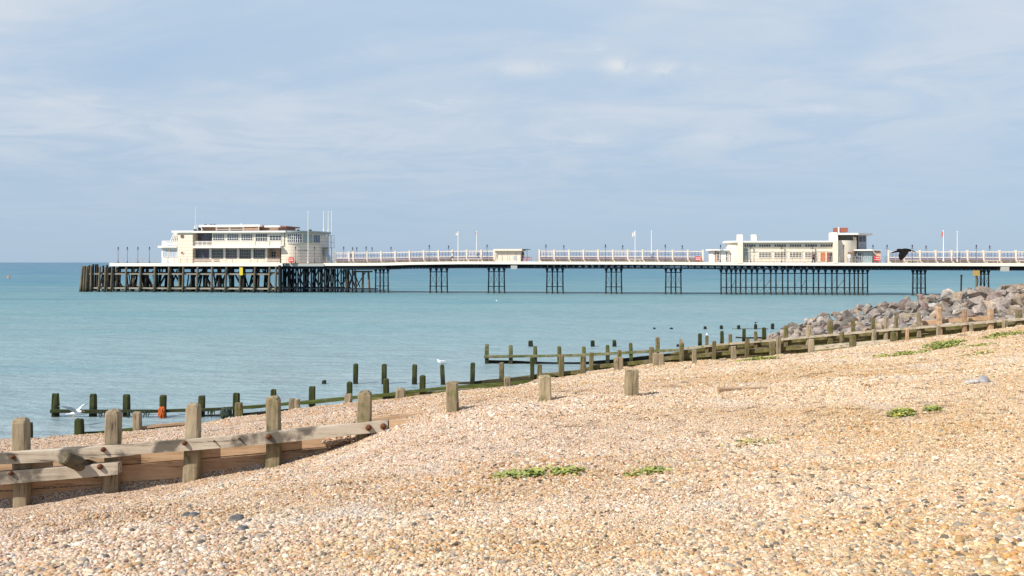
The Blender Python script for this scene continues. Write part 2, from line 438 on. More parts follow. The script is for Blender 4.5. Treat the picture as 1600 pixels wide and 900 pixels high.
def hit(u, v, lo=3.5, hi=70.0):
    """where the sight line through a pixel first meets the beach"""
    Y = np.linspace(lo, hi, 6000); X = (u - 800) / F * Y
    z = EYE + (410 - v) * Y / F
    g = ground(X, Y)
    k = np.argmax(z <= g)
    return float(X[k]), float(Y[k]), float(g[k])

qs = np.concatenate([np.linspace(-1500, -250, 26), np.arange(-230, 1840, 9.0), np.linspace(1860, 3500, 34)])
rows = []
for i, (ly, lz) in enumerate(LINES):
    y0 = ly(qs)
    if i + 1 < len(LINES):
        y1 = LINES[i + 1][0](qs); span = float(np.mean(y1 - y0)); mid = float(np.mean(y0))
        n = 1 if span < 1 else (int(span / .35) if mid < 33 else (int(span / .9) if mid < 90 else 8))
        for k in range(n): rows.append(y0 + (y1 - y0) * k / n)
    else:
        rows.append(y0)
Yg = np.array(rows); Qg = np.broadcast_to(qs, Yg.shape)
Zg = ground_q(Qg.ravel(), Yg.ravel()).reshape(Yg.shape)
# exact values at the step lines
Xg = (Qg - 800) / F * np.maximum(Yg, 15.0)
nr, nc = Yg.shape
verts = np.stack([Xg.ravel(), Yg.ravel(), Zg.ravel()], 1)
idx = np.arange(nr * nc).reshape(nr, nc)
quads = np.stack([idx[:-1, :-1].ravel(), idx[:-1, 1:].ravel(), idx[1:, 1:].ravel(), idx[1:, :-1].ravel()], 1)
me = bpy.data.meshes.new('beach'); me.from_pydata(verts.tolist(), [], quads.tolist())
for p in me.polygons: p.use_smooth = True

PEB = [(.43, .30, .19), (.52, .41, .30), (.41, .25, .13), (.49, .44, .39), (.29, .27, .25), (.60, .53, .45), (.12, .105, .095), (.33, .17, .095), (.57, .51, .47), (.46, .35, .26)]
PW = [.20, .17, .10, .10, .055, .13, .02, .055, .07, .10]
def pebble_mat(name, ground_sheet):
    m, nt, b = new_mat(name)
    g = N(nt, 'ShaderNodeNewGeometry')
    if ground_sheet:
        v = N(nt, 'ShaderNodeTexVoronoi', feature='F1', i_Scale=38.0)
        nt.links.new(g.outputs['Position'], v.inputs['Vector'])
        sx = N(nt, 'ShaderNodeSeparateXYZ'); nt.links.new(v.outputs['Color'], sx.inputs[0])
        acc = 0; st = []
        for c, wt in zip(PEB, PW):
            st.append((min(acc, .999), c)); acc += wt
        cr = ramp(nt, st, 'CONSTANT'); nt.links.new(sx.outputs[0], cr.inputs[0])
        col = cr.outputs[0]
        dk = maprange(nt, v.outputs['Distance'], .35, .75, 0, .6)
        col = mixc(nt, dk, col, (.16, .12, .085))
        bp = N(nt, 'ShaderNodeBump', i_Strength=.8, i_Distance=.03, invert=True)
        nt.links.new(v.outputs['Distance'], bp.inputs['Height'])
        nt.links.new(bp.outputs[0], b.inputs['Normal'])
    else:
        at = N(nt, 'ShaderNodeAttribute', attribute_name='Col')
        n0 = N(nt, 'ShaderNodeTexNoise', i_Scale=70.0, i_Detail=3.0)
        tcp = N(nt, 'ShaderNodeTexCoord'); nt.links.new(tcp.outputs['Object'], n0.inputs['Vector'])
        hv = N(nt, 'ShaderNodeHueSaturation'); nt.links.new(at.outputs['Color'], hv.inputs['Color'])
        nt.links.new(maprange(nt, n0.outputs[0], .3, .7, .82, 1.15, False), hv.inputs['Value'])
        col = hv.outputs[0]
    # broad natural drifts of greyer, pinker and yellower shingle
    n1 = N(nt, 'ShaderNodeTexNoise', i_Scale=.22, i_Detail=4.0); nt.links.new(g.outputs['Position'], n1.inputs['Vector'])
    n2 = N(nt, 'ShaderNodeTexNoise', i_Scale=.9, i_Detail=3.0); nt.links.new(g.outputs['Position'], n2.inputs['Vector'])
    sp = N(nt, 'ShaderNodeSeparateXYZ'); nt.links.new(g.outputs['Position'], sp.inputs[0])
    side = math_n(nt, 'ADD', maprange(nt, sp.outputs[0], -7, 7, -.28, .28), n1.outputs[0])
    tint = ramp(nt, [(.25, (1.07, .96, .86)), (.5, (1.09, .985, .845)), (.75, (1.12, 1.01, .80))])
    nb_ = N(nt, 'ShaderNodeTexNoise', i_Scale=1.0, i_Detail=5.0, i_Roughness=.6)
    mb_ = N(nt, 'ShaderNodeMapping'); mb_.inputs['Scale'].default_value = (.16, .55, .8); nt.links.new(g.outputs['Position'], mb_.inputs[0]); nt.links.new(mb_.outputs[0], nb_.inputs['Vector'])
    nt.links.new(side, tint.inputs[0])
    col = mixc(nt, 1.0, col, tint.outputs[0], 'MULTIPLY')
    col = mixc(nt, maprange(nt, n2.outputs[0], .55, .75, 0, .35), col, (.42, .39, .36))
    hb = N(nt, 'ShaderNodeHueSaturation'); nt.links.new(col, hb.inputs['Color'])
    nt.links.new(maprange(nt, nb_.outputs[0], .32, .68, .91, 1.08), hb.inputs['Value']); nt.links.new(maprange(nt, nb_.outputs[0], .32, .68, 1.06, .82), hb.inputs['Saturation'])
    col = hb.outputs[0]
    # shingle wetted along the water's edge
    wet = maprange(nt, sp.outputs[2], .02, .25, .45, 1.0)
    col = mixc(nt, math_n(nt, 'SUBTRACT', 1.0, wet), col, (.07, .06, .05))
    nt.links.new(col, b.inputs['Base Color'])
    b.inputs['Roughness'].default_value = .75
    b.inputs['Specular IOR Level'].default_value = .25
    return m
M['shingle'] = pebble_mat('shingle_ground', True)
M['pebble'] = pebble_mat('pebble', False)
me.materials.append(M['shingle'])
beach = obj('beach', me); tag(beach, kind='structure')

# ---- pebbles: clusters of real stones strewn over the beach (uncountable)
rng = np.random.default_rng(7)
bm = bmesh.new(); bmesh.ops.create_icosphere(bm, subdivisions=2, radius=1.0)
ico_v = np.array([v.co[:] for v in bm.verts]); ico_f = np.array([[v.index for v in f.verts] for f in bm.faces]); bm.free()
CL = bpy.data.collections.new('pebble_clusters')
NCL = 9; CR = .34
palette = np.array(PEB)
def rand_rot(n, tilt):
    a = rng.uniform(0, 2 * np.pi, n); t1 = rng.normal(0, tilt, n); t2 = rng.normal(0, tilt, n)
    ca, sa = np.cos(a), np.sin(a); c1, s1 = np.cos(t1), np.sin(t1); c2, s2 = np.cos(t2), np.sin(t2)
    o = np.zeros(n); i = np.ones(n)
    Rz = np.array([[ca, -sa, o], [sa, ca, o], [o, o, i]]).transpose(2, 0, 1)
    Rx = np.array([[i, o, o], [o, c1, -s1], [o, s1, c1]]).transpose(2, 0, 1)
    Ry = np.array([[c2, o, s2], [o, i, o], [-s2, o, c2]]).transpose(2, 0, 1)
    return Rx @ Ry @ Rz
for ci in range(NCL):
    n = 430
    r = CR * np.sqrt(rng.uniform(0, 1, n)); a = rng.uniform(0, 2 * np.pi, n)
    size = np.clip(rng.lognormal(math.log(.0175), .42, n), .007, .055)
    d = np.stack([size * rng.uniform(.95, 1.6, n), size * rng.uniform(.8, 1.1, n), size * rng.uniform(.45, .75, n)], 1)
    pos = np.stack([r * np.cos(a), r * np.sin(a), rng.uniform(-.016, .022, n) + size * .1], 1)
    rot = rand_rot(n, .5)
    pl = rng.normal(0, 1, (n, 5, 3)); pl /= np.linalg.norm(pl, axis=2, keepdims=True)
    dd_ = np.einsum('npk,vk->npv', pl, ico_v)
    lump = np.minimum(1.0, (rng.uniform(.66, .95, (n, 5))[:, :, None] / np.maximum(dd_, .2)).min(1))
    lump = lump * (1 + .18 * np.einsum('nk,vk->nv', rng.normal(0, 1, (n, 3)), ico_v) * .5 + .03 * rng.normal(0, 1, (n, len(ico_v))))
    V = ico_v[None] * lump[:, :, None] * d[:, None, :]
    V = np.einsum('nij,nvj->nvi', rot, V) + pos[:, None, :]
    nv = len(ico_v)
    Fc = (ico_f[None] + (np.arange(n) * nv)[:, None, None]).reshape(-1, 3)
    me = bpy.data.meshes.new('pebble_cluster')
    me.vertices.add(n * nv); me.vertices.foreach_set('co', V.ravel())
    nf = len(Fc); me.loops.add(nf * 3); me.loops.foreach_set('vertex_index', Fc.ravel().astype(np.int32))
    me.polygons.add(nf); me.polygons.foreach_set('loop_start', np.arange(nf, dtype=np.int32) * 3)
    me.polygons.foreach_set('use_smooth', np.ones(nf, bool))
    me.update(calc_edges=True)
    pc = palette[rng.choice(len(palette), n, p=np.array(PW) / sum(PW))] * rng.uniform(.72, 1.28, (n, 1)) * rng.uniform(.94, 1.06, (n, 3))
    pc = np.clip(pc * .95, 0, .8)
    ca = me.attributes.new('Col', 'FLOAT_COLOR', 'POINT')
    ca.data.foreach_set('color', np.repeat(np.concatenate([pc, np.ones((n, 1))], 1), nv, 0).ravel())
    me.materials.append(M['pebble'])
    o = bpy.data.objects.new('pebble_cluster', me); CL.objects.link(o)
pts = []
def strew(ylo, yhi, dens, xr):
    for _ in range(1):
        area = (yhi - ylo) * 2 * xr(yhi)
        n = int(area * dens)
        Y = rng.uniform(ylo, yhi, n); X = rng.uniform(-1, 1, n) * xr(yhi)
        keep = np.abs(X) < xr(Y)
        pts.append(np.stack([X[keep], Y[keep]], 1))
strew(3.6, 8, 72, lambda y: y * .56 + 5)
strew(8, 15, 72, lambda y: y * .56 + 5)
strew(15, 36, 32, lambda y: y * .56 + 5)
strew(36, 56, 12, lambda y: y * .56 + 5)
P = np.concatenate(pts)
q = 800 + P[:, 0] * F / np.maximum(P[:, 1], 15)
z = ground_q(q, P[:, 1])
ok = z > .03
for ly, dlo, dhi in ((YG1, .10, .26), (YG2, .1, .65), (YG3, .1, .5), (YG4, .1, .5)):
    yl = ly(q); near = (P[:, 1] > yl - dlo) & (P[:, 1] < yl + dhi)
    step = np.abs(ground_q(q, yl - .02) - ground_q(q, yl + .55)) > .25
    ok &= ~(near & step)
# edge clusters close against the steps, pushed back a little on the camera side
ok &= (q < 2400) & (q > -600)
P = P[ok]; q = q[ok]; z = z[ok]
e = .12
zx = ground(P[:, 0] + e, P[:, 1]); zy = ground(P[:, 0], P[:, 1] - e)
sx = np.clip((zx - z) / e, -.5, .5); sy = np.clip((z - zy) / e, -.5, .5)
n = len(P)
# euler that spins about the local normal then tilts to the slope
eul = np.zeros((n, 3)); spin = rng.uniform(0, 2 * np.pi, n)
for i in range(n):
    nrm = Vector((-sx[i], -sy[i], 1)).normalized()
    qn = Vector((0, 0, 1)).rotation_difference(nrm)
    eul[i] = (qn.to_matrix() @ Matrix.Rotation(spin[i], 3, 'Z')).to_euler()[:]
scl = rng.uniform(.85, 1.15, n)
crest = np.interp(P[:, 1] + .45 * np.sin(P[:, 0] * 1.7) - .06 * P[:, 0], [0, 9.4, 10.6, 14, 20, 40], [.51, .51, .39, .38, .50, .80])
band = np.array([mnoise.noise(Vector((x * .22, y * .5, 0.3))) + .6 * mnoise.noise(Vector((x * .9, y * .9, 7.7))) for x, y in P])
scl = scl * crest * np.clip(1 + .55 * band, .72, 1.55)
me = bpy.data.meshes.new('pebbles')
me.vertices.add(n); me.vertices.foreach_set('co', np.stack([P[:, 0], P[:, 1], z + .004], 1).ravel())
a = me.attributes.new('rot', 'FLOAT_VECTOR', 'POINT'); a.data.foreach_set('vector', eul.ravel())
a = me.attributes.new('scl', 'FLOAT', 'POINT'); a.data.foreach_set('value', scl)
a = me.attributes.new('idx', 'INT', 'POINT'); a.data.foreach_set('value', rng.integers(0, NCL, n).astype(np.int32))
pebbles = obj('pebbles', me); tag(pebbles, 'loose tan and grey pebbles covering the sloping beach', 'pebbles', kind='stuff')
ng = bpy.data.node_groups.new('strew_pebbles', 'GeometryNodeTree')
ng.interface.new_socket('Geometry', in_out='INPUT', socket_type='NodeSocketGeometry')
ng.interface.new_socket('Geometry', in_out='OUTPUT', socket_type='NodeSocketGeometry')
gi = ng.nodes.new('NodeGroupInput'); go = ng.nodes.new('NodeGroupOutput')
iop = ng.nodes.new('GeometryNodeInstanceOnPoints')
ci = ng.nodes.new('GeometryNodeCollectionInfo'); ci.inputs['Collection'].default_value = CL
ci.inputs['Separate Children'].default_value = True; ci.inputs['Reset Children'].default_value = True
def nattr(nm, ty):
    k = ng.nodes.new('GeometryNodeInputNamedAttribute'); k.data_type = ty; k.inputs['Name'].default_value = nm
    return k.outputs['Attribute']
e2r = ng.nodes.new('FunctionNodeEulerToRotation')
L = ng.links.new
L(gi.outputs[0], iop.inputs['Points']); L(ci.outputs[0], iop.inputs['Instance'])
iop.inputs['Pick Instance'].default_value = True
L(nattr('idx', 'INT'), iop.inputs['Instance Index'])
L(nattr('rot', 'FLOAT_VECTOR'), e2r.inputs[0]); L(e2r.outputs[0], iop.inputs['Rotation'])
L(nattr('scl', 'FLOAT'), iop.inputs['Scale'])
L(iop.outputs[0], go.inputs[0])
md = pebbles.modifiers.new('strew', 'NODES'); md.node_group = ng

# ------------------------------------------------------------------ sea
m, nt, b = new_mat('sea_water')
g = N(nt, 'ShaderNodeNewGeometry'); sp = N(nt, 'ShaderNodeSeparateXYZ'); nt.links.new(g.outputs['Position'], sp.inputs[0])
nA = N(nt, 'ShaderNodeTexNoise', i_Scale=1.0, i_Detail=5.0)
mpa = N(nt, 'ShaderNodeMapping'); mpa.inputs['Scale'].default_value = (.009, .045, 1); nt.links.new(g.outputs['Position'], mpa.inputs[0]); nt.links.new(mpa.outputs[0], nA.inputs['Vector'])
# depth of water grows with the distance offshore: sandy shallows, then turquoise, then deeper blue-green
dist = math_n(nt, 'ADD', sp.outputs[1], math_n(nt, 'MULTIPLY', sp.outputs[0], -.55))
ld = math_n(nt, 'LOGARITHM', math_n(nt, 'MAXIMUM', math_n(nt, 'MULTIPLY', dist, math_n(nt, 'ADD', .35, math_n(nt, 'MULTIPLY', nA.outputs[0], 1.3))), 5.0), 10.0)
fd = maprange(nt, ld, 1.3, 3.6, 0, 1, False)
WA = ramp(nt, [(0.0, (.285, .315, .325)), (.13, (.25, .315, .325)), (.26, (.185, .295, .31)), (.38, (.14, .262, .287)), (.47, (.10, .218, .258)), (.56, (.065, .185, .25)), (.72, (.065, .17, .25)), (1.0, (.065, .155, .235))])
nt.links.new(fd, WA.inputs[0])
nS = N(nt, 'ShaderNodeTexNoise', i_Scale=1.0, i_Detail=6.0, i_Roughness=.65, i_Distortion=.4)
mps = N(nt, 'ShaderNodeMapping'); mps.inputs['Scale'].default_value = (.022, .11, 1); mps.inputs['Rotation'].default_value = (0, 0, R(-6)); nt.links.new(g.outputs['Position'], mps.inputs[0]); nt.links.new(mps.outputs[0], nS.inputs['Vector'])
nM = N(nt, 'ShaderNodeTexNoise', i_Scale=1.0, i_Detail=5.0, i_Roughness=.7)
mpm = N(nt, 'ShaderNodeMapping'); mpm.inputs['Scale'].default_value = (.35, 1.3, 1); nt.links.new(g.outputs['Position'], mpm.inputs[0]); nt.links.new(mpm.outputs[0], nM.inputs['Vector'])
wc = mixc(nt, maprange(nt, nS.outputs[0], .42, .66, 0, .55), WA.outputs[0], (.20, .285, .30))
wc = mixc(nt, maprange(nt, nS.outputs[0], .30, .44, .5, 0), wc, (.06, .20, .245))
wh = N(nt, 'ShaderNodeHueSaturation'); nt.links.new(wc, wh.inputs['Color']); nt.links.new(maprange(nt, nM.outputs[0], .3, .7, .82, 1.16, False), wh.inputs['Value'])
nt.links.new(wh.outputs[0], b.inputs['Base Color'])
nt.links.new(maprange(nt, ld, 1.35, 2.3, .22, .55, False), b.inputs['Roughness']); b.inputs['IOR'].default_value = 1.33; b.inputs['Specular IOR Level'].default_value = .32
hs = []
for (sx_, sy_, amp, det) in ((1.6, 2.8, .5, 4.0), (.35, .75, 1.0, 4.0), (.08, .2, 2.4, 3.0)):
    mpb = N(nt, 'ShaderNodeMapping'); mpb.inputs['Scale'].default_value = (sx_, sy_, 1); mpb.inputs['Rotation'].default_value = (0, 0, R(8))
    nt.links.new(g.outputs['Position'], mpb.inputs[0])
    nb = N(nt, 'ShaderNodeTexNoise', i_Scale=1.0, i_Detail=det, i_Roughness=.6); nt.links.new(mpb.outputs[0], nb.inputs['Vector'])
    hs.append(math_n(nt, 'MULTIPLY', nb.outputs[0], amp))
hh = math_n(nt, 'ADD', math_n(nt, 'ADD', hs[0], hs[1]), hs[2])
bp = N(nt, 'ShaderNodeBump', i_Strength=.8, i_Distance=.45); nt.links.new(hh, bp.inputs['Height']); nt.links.new(bp.outputs[0], b.inputs['Normal'])
M['sea'] = m
mb = MB(); mb.add([(-45000, -400, 0), (45000, -400, 0), (45000, 60000, 0), (-45000, 60000, 0)], [(0, 1, 2, 3)])
tag(mb.build('sea', M['sea']), kind='structure')

# ------------------------------------------------------------------ timber groynes
def post_mesh(w, d, h, seed, worn=.2, taper=.0, mat=None):
    """a squared timber pile with worn, chamfered top, standing from z=0 to z=h"""
    rr = random.Random(seed)
    b = MB(); ch = .16 + .1 * rr.random()
    nr = 7
    zs = [0, .25 * h, .5 * h, .72 * h, h - worn * 1.0 * w, h - worn * .35 * w, h]
    sc = [1, 1, 1, 1, 1 - .04, 1 - .45 * worn, 1 - 1.3 * worn]
    tx, ty = rr.uniform(-.1, .1) * w, rr.uniform(-.1, .1) * w
    pv = []
    for k in range(nr):
        s = sc[k] * (1 - taper * k / nr)
        hx, hy = w / 2 * s, d / 2 * s
        ring = [(-hx, -hy + ch * d * .5), (-hx + ch * w * .5, -hy), (0, -hy), (hx - ch * w * .5, -hy), (hx, -hy + ch * d * .5), (hx, hy - ch * d * .5), (hx - ch * w * .5, hy), (-hx + ch * w * .5, hy), (-hx, hy - ch * d * .5)]
        for (x, y) in ring:
            j = .045 * w
            zz = zs[k] + (rr.uniform(-.10, .06) * w if k == nr - 1 else 0)
            pv.append((x + rr.uniform(-j, j) + tx * k / nr, y + rr.uniform(-j, j) + ty * k / nr, zz))
    n = 9
    f = []
    for k in range(nr - 1):
        for i in range(n):
            f.append((k * n + i, k * n + (i + 1) % n, (k + 1) * n + (i + 1) % n, (k + 1) * n + i))
    f.append(tuple(range((nr - 1) * n, nr * n)))
    b.add(pv, f)
    return b.mesh('post', mat)

def add_post(u, vt, vb, wpx, Yf, mat, parent=None, origin=(0, 0, 0), label=None, cat=None, group=None, sink=.45, seed=None, worn=.28, name='post', lean=0.0, dd=0.0):
    Y = float(Yf(np.array([u]))[0]) + dd
    x = PX(u, Y); zt = PZ(vt, Y); zb = PZ(vb, Y)
    w = wpx * Y / F
    d = w * .95
    me = post_mesh(w, d, zt - zb + sink, seed if seed is not None else int(u * 7 + vt), worn, 0.02, M[mat])
    o = obj(name, me, parent, (x - origin[0], Y + d / 2 - origin[1], zb - sink - origin[2]))
    rl = random.Random(int(u * 13 + vt)); o.rotation_euler = (rl.uniform(-.02, .02), lean + rl.uniform(-.03, .03), rl.uniform(-.12, .12))
    if label: tag(o, label, cat, group)
    return o

def strip(name, pts, h, th, mat, parent, origin, seed=1, jit=.012, seg=.5):
    """a long timber following points given on its top edge (world)"""
    rr = random.Random(seed)
    out = []
    for (a, b_) in zip(pts[:-1], pts[1:]):
        L_ = (Vector(b_) - Vector(a)).length; k = max(1, int(L_ / seg))
        for i in range(k): out.append(Vector(a).lerp(Vector(b_), i / k))
    out.append(Vector(pts[-1]))
    b = MB(); v = []
    for p in out:
        j = rr.uniform(-jit, jit); j2 = rr.uniform(-jit, jit)
        for (yy, zz) in ((0, 0 + j), (th, 0 + j2), (th, -h + j2), (0, -h + j)):
            v.append((p.x - origin[0], p.y + yy - origin[1], p.z + zz - origin[2]))
    f = []
    for k in range(len(out) - 1):
        for i in range(4):
            f.append((k * 4 + i, (k + 1) * 4 + i, (k + 1) * 4 + (i + 1) % 4, k * 4 + (i + 1) % 4))
    f += [(0, 1, 2, 3), tuple((len(out) - 1) * 4 + i for i in (3, 2, 1, 0))]
    b.add(v, f)
    return b.build(name, mat, parent)

def uvpts(pts, Yf, dd=0.0):
    r = []
    for (u, v) in pts:
        Y = float(Yf(np.array([u]))[0]) + dd
        r.append((PX(u, Y), Y, PZ(v, Y)))
    return r

def bolt(u, v, Yf, dd, r, parent, origin):
    Y = float(Yf(np.array([u]))[0]) + dd
    b = MB(); n = 9
    vv = []; prof = ((r, 0), (r * 1.0, .025), (r * .75, .055), (r * .3, .07))
    for (rr, yy) in prof:
        for i in range(n):
            t = 2 * math.pi * i / n
            vv.append((rr * math.cos(t), -yy, rr * math.sin(t)))
    f = [(k * n + i, (k + 1) * n + i, (k + 1) * n + (i + 1) % n, k * n + (i + 1) % n) for k in range(3) for i in range(n)]
    f.append(tuple(range(3 * n, 4 * n)))
    b.add(vv, f)
    return b.build('bolt', M['rust'], parent, (PX(u, Y) - origin[0], Y - origin[1], PZ(v, Y) - origin[2]))

# --- the near groyne
o1 = (PX(300, 15), 15.0, 1.6)
G1 = thing('groyne', 'nearest groyne of dry tan planks with bolted top rail and square posts', 'groyne', o1)
YP1 = C(14.80)
for (u, vt, vb, wp) in ((30, 654, 776, 22), (170, 641, 754, 22), (295, 631, 738, 22), (426, 620, 721, 21.5), (566, 611, 692, 20.5)):
    add_post(u, vt, vb, wp, YP1, 'drypostg' if u in (426, 566) else 'drypost', G1, o1, sink=.6, worn=.36)
rail1 = [(-160, 722), (-20, 709.5), (78, 703), (170, 697), (295, 687.5), (426, 676), (520, 666), (566, 661), (606, 657.5)]
strip('rail', uvpts(rail1, C(14.66)), .165, .13, M['rail'], G1, o1, 3)
strip('rail', uvpts([(608, 657), (628, 655.5), (652, 654)], C(14.67)), .14, .12, M['plank'], G1, o1, 4)
for k in range(5):       # boards behind the posts, one below the other
    top = [(u, v + 3 + k * 28.6) for (u, v) in rail1] + [(700, 648 + k * 28.3)]
    top = uvpts(top, C(15.02))
    for i, (a0, a1) in enumerate(((0, 3), (3, 5), (5, 9)) if k % 2 == 0 else ((0, 4), (4, 6), (6, 9))):
        seg_ = [Vector(p) for p in top[a0:a1 + 1]]
        seg_[0].x += .006; seg_[-1].x -= .006
        strip('plank', [tuple(p) for p in seg_], (.252 if k else .262), .06, M['plank'], G1, o1, 40 + k * 5 + i, jit=.004)
strip('rail', uvpts([(-160, 751), (-20, 740), (60, 734), (120, 729), (184, 723)], C(14.64)), .17, .15, M['rail'], G1, o1, 6)
for (u, v, dd, r) in ((21, 714, 0, .04), (162, 702, 0, .045), (289, 692, 0, .045), (420, 682, 0, .05), (576, 668, 0, .058), (599, 666, 0, .058), (18, 739, -.02, .042), (157, 729, -.02, .052), (374, 685, 0, .018), (335, 689, 0, .016)):
    bolt(u, v, C(14.66 + dd), 0, r * .8, G1, o1)
# round strut end poking out of the boards towards the viewer
b = MB(); b.bar((.26, .42, -.30), (0, -.12, .0), .115, 18, .10); b.bar((.0, -.12, .0), (-.008, -.14, .01), .10, 18, .08)
b.build('strut', M['strutwood'], G1, (PX(106, 14.55) - o1[0], 14.55 - o1[1], PZ(713, 14.55) - o1[2]))
# buried end of the boards showing in the shingle, and the lone posts further up
strip('plank', uvpts([(580, 654), (620, 649), (668, 643)], C(15.35)), .12, .07, M['plank'], G1, o1, 9)
for (u, vt, vb, wp, lb) in ((708, 598, 644, 19.5, 'weathered post with notched right edge buried in shingle, left of three lone posts'),
                            (853, 588, 627, 20, 'flat-topped weathered post buried in shingle, middle of three lone posts'),
                            (987, 578, 619, 20, 'flat-topped weathered post casting a shadow, rightmost of three lone posts')):
    add_post(u, vt, vb, wp, YP1, 'drypostg', label=lb, cat='post', group='lone posts standing in the shingle', name='wooden_post', worn=.12, sink=.5)

# --- second row: posts at the crest of the wet beach
o2 = (PX(165, 25), 25.0, .9)
G2 = thing('groyne', 'low mossy plank groyne between two short posts at the lower left beach edge', 'groyne', o2)
for (u, vt, vb, wp, mt) in ((122, 654.5, 686, 12, 'algaepost'), (213, 643.5, 675, 12, 'drypost')):
    add_post(u, vt, vb, wp, YG2, mt, G2, o2, sink=.4)
strip('plank', uvpts([(122, 676), (158, 673.5), (213, 667.5), (240, 664), (292, 661)], YG2, .22), .40, .07, M['algaerail'], G2, o2, 12)
strip('rail', uvpts([(218, 667), (250, 663.5), (290, 659.5)], YG2, .12), .06, .09, M['plank'], G2, o2, 13)
for (u, vt, vb, wp, mt, lb) in ((44, 660.5, 688, 8.5, 'algaepost', 'short green post half hidden behind the leftmost near post'),
                                (372, 629.5, 657, 11, 'midpost', 'short tan post beside a dark green post at the beach edge'),
                                (454.5, 623, 643, 8.5, 'drypost', 'left of a pair of short posts standing side by side in the shingle'),
                                (463.8, 624, 643, 8.5, 'drypost', 'right of a pair of short posts standing side by side in the shingle'),
                                (542, 615.5, 632, 11, 'drypost', 'short pale post in front of a taller green post'),
                                (624.5, 607.5, 625, 14.5, 'drypost', 'broad short pale stump in the shingle before the mossy rail'),
                                (793, 589.5, 605, 11, 'drypost', 'short dry post at the end of a pale rail in the shingle')):
    add_post(u, vt, vb, wp, YG2, mt, label=lb, cat='post', group='short posts along the wet beach edge', name='wooden_post', sink=.4, worn=.2)

# --- third: the mossy groyne that runs out into the water
o3 = (PX(450, 35.4), 35.4, 0.2)
G3 = thing('groyne', 'mossy groyne with thin sagging rail running from the shallows to the shingle', 'groyne', o3)
for (u, vt, vb, wp) in ((85, 615, 652, 9.5), (143, 616, 652, 9.5), (196, 616.5, 652, 9.5), (253, 617.5, 654, 9.5), (311.5, 618.5, 654, 9.5), (368, 614, 652, 9.5), (427.5, 608.5, 650, 8.5), (486, 604, 638, 9.5), (545, 597, 632, 8.5), (603, 592, 627, 8.5), (660, 587, 622, 8.5)):
    add_post(u, vt, vb, wp, YG3, 'algaepost', G3, o3, sink=.8, lean=random.Random(int(u)).uniform(-.02, .02))
strip('rail', uvpts([(78, 640), (140, 641), (200, 640), (250, 640), (311, 638), (345, 637.5), (367, 635.5), (427, 630.5), (486, 626), (545, 620), (603, 614), (660, 608), (718, 603), (793, 597), (848, 592.5)], YG3, -.10), .11, .10, M['algaerail'], G3, o3, 21, jit=.02)
strip('plank', uvpts([(312, 649), (345, 648), (380, 645.5), (427, 641.5), (470, 637)], YG3, .24), .30, .08, M['darkrail'], G3, o3, 22)
strip('plank', uvpts([(575, 620), (640, 615), (718, 608), (793, 601.5), (850, 595.5)], YG3, .24), .35, .08, M['midrail'], G3, o3, 23)
# hanging weed on the rail
rr = random.Random(5)
for u in (158, 204, 231, 300, 330):
    Y = 35.25; b = MB()
    for k in range(7):
        x = PX(u, Y) + rr.uniform(-.12, .12); L_ = rr.uniform(.08, .28)
        b.bar((x - o3[0], Y - o3[1], PZ(641.5, Y) - o3[2]), (x + rr.uniform(-.04, .04) - o3[0], Y - .05 - o3[1], PZ(641.5, Y) - L_ - o3[2]), .03, 5, .008)
    b.build('weed', M['net'], G3)

def clump(label, name, cat, u, v0, v1, wpx, Y, mat, seed):
    rr = random.Random(seed)
    bm = bmesh.new(); bmesh.ops.create_icosphere(bm, subdivisions=4, radius=1)
    w_ = wpx * Y / F / 2; h_ = (v1 - v0) * Y / F / 2
    for vv in bm.verts:
        nn = mnoise.noise(vv.co * 2.6 + Vector((seed, 0, 0))) * .28 + mnoise.noise(vv.co * 7 + Vector((seed, 3, 0))) * .16
        sq = 1 / max(abs(vv.co.x), abs(vv.co.z), .75)
        vv.co = Vector((vv.co.x * w_ * sq * .85, vv.co.y * w_, vv.co.z * h_ * sq * .85)) * (1 + nn)
    me = bpy.data.meshes.new(name); bm.to_mesh(me); bm.free(); me.materials.append(mat)
    o = obj(name, me, None, (PX(u, Y), Y, PZ((v0 + v1) / 2, Y)))
    return tag(o, label, cat)
clump('dark weed-covered block jammed against the mossy groyne', 'weedy_block', 'weed', 353.5, 637, 657, 17, 34.9, M['net'], 3)
clump('bright orange wrapping around the foot of a green post in the water', 'orange_wrap', 'wrap', 253, 635, 655, 10.5, 35.2, M['orange'], 8)

# --- posts of the fourth row standing alone in the water, then the rest of that row
names4 = ['leftmost of four green posts standing free in the calm water', 'second from left of four green posts standing free in the calm water', 'third from left of four green posts standing free in the calm water', 'rightmost of four green posts standing free in water, near the white gull']
for (u, vt, vb, wp), lb in zip(((555, 568.5, 602, 7), (600, 569, 602, 7.2), (647, 569.5, 601, 7.4), (692.5, 570, 601, 6.8)), names4):
    add_post(u, vt, vb, wp, YG4, 'algaepost', label=lb, cat='post', group='green posts standing in the water', name='wooden_post', sink=.6)
add_post(505.5, 594.5, 601, 6, YG4, 'algaepost', label='small dark stump just breaking the water left of the free posts', cat='stump', name='post_stump', sink=.4)

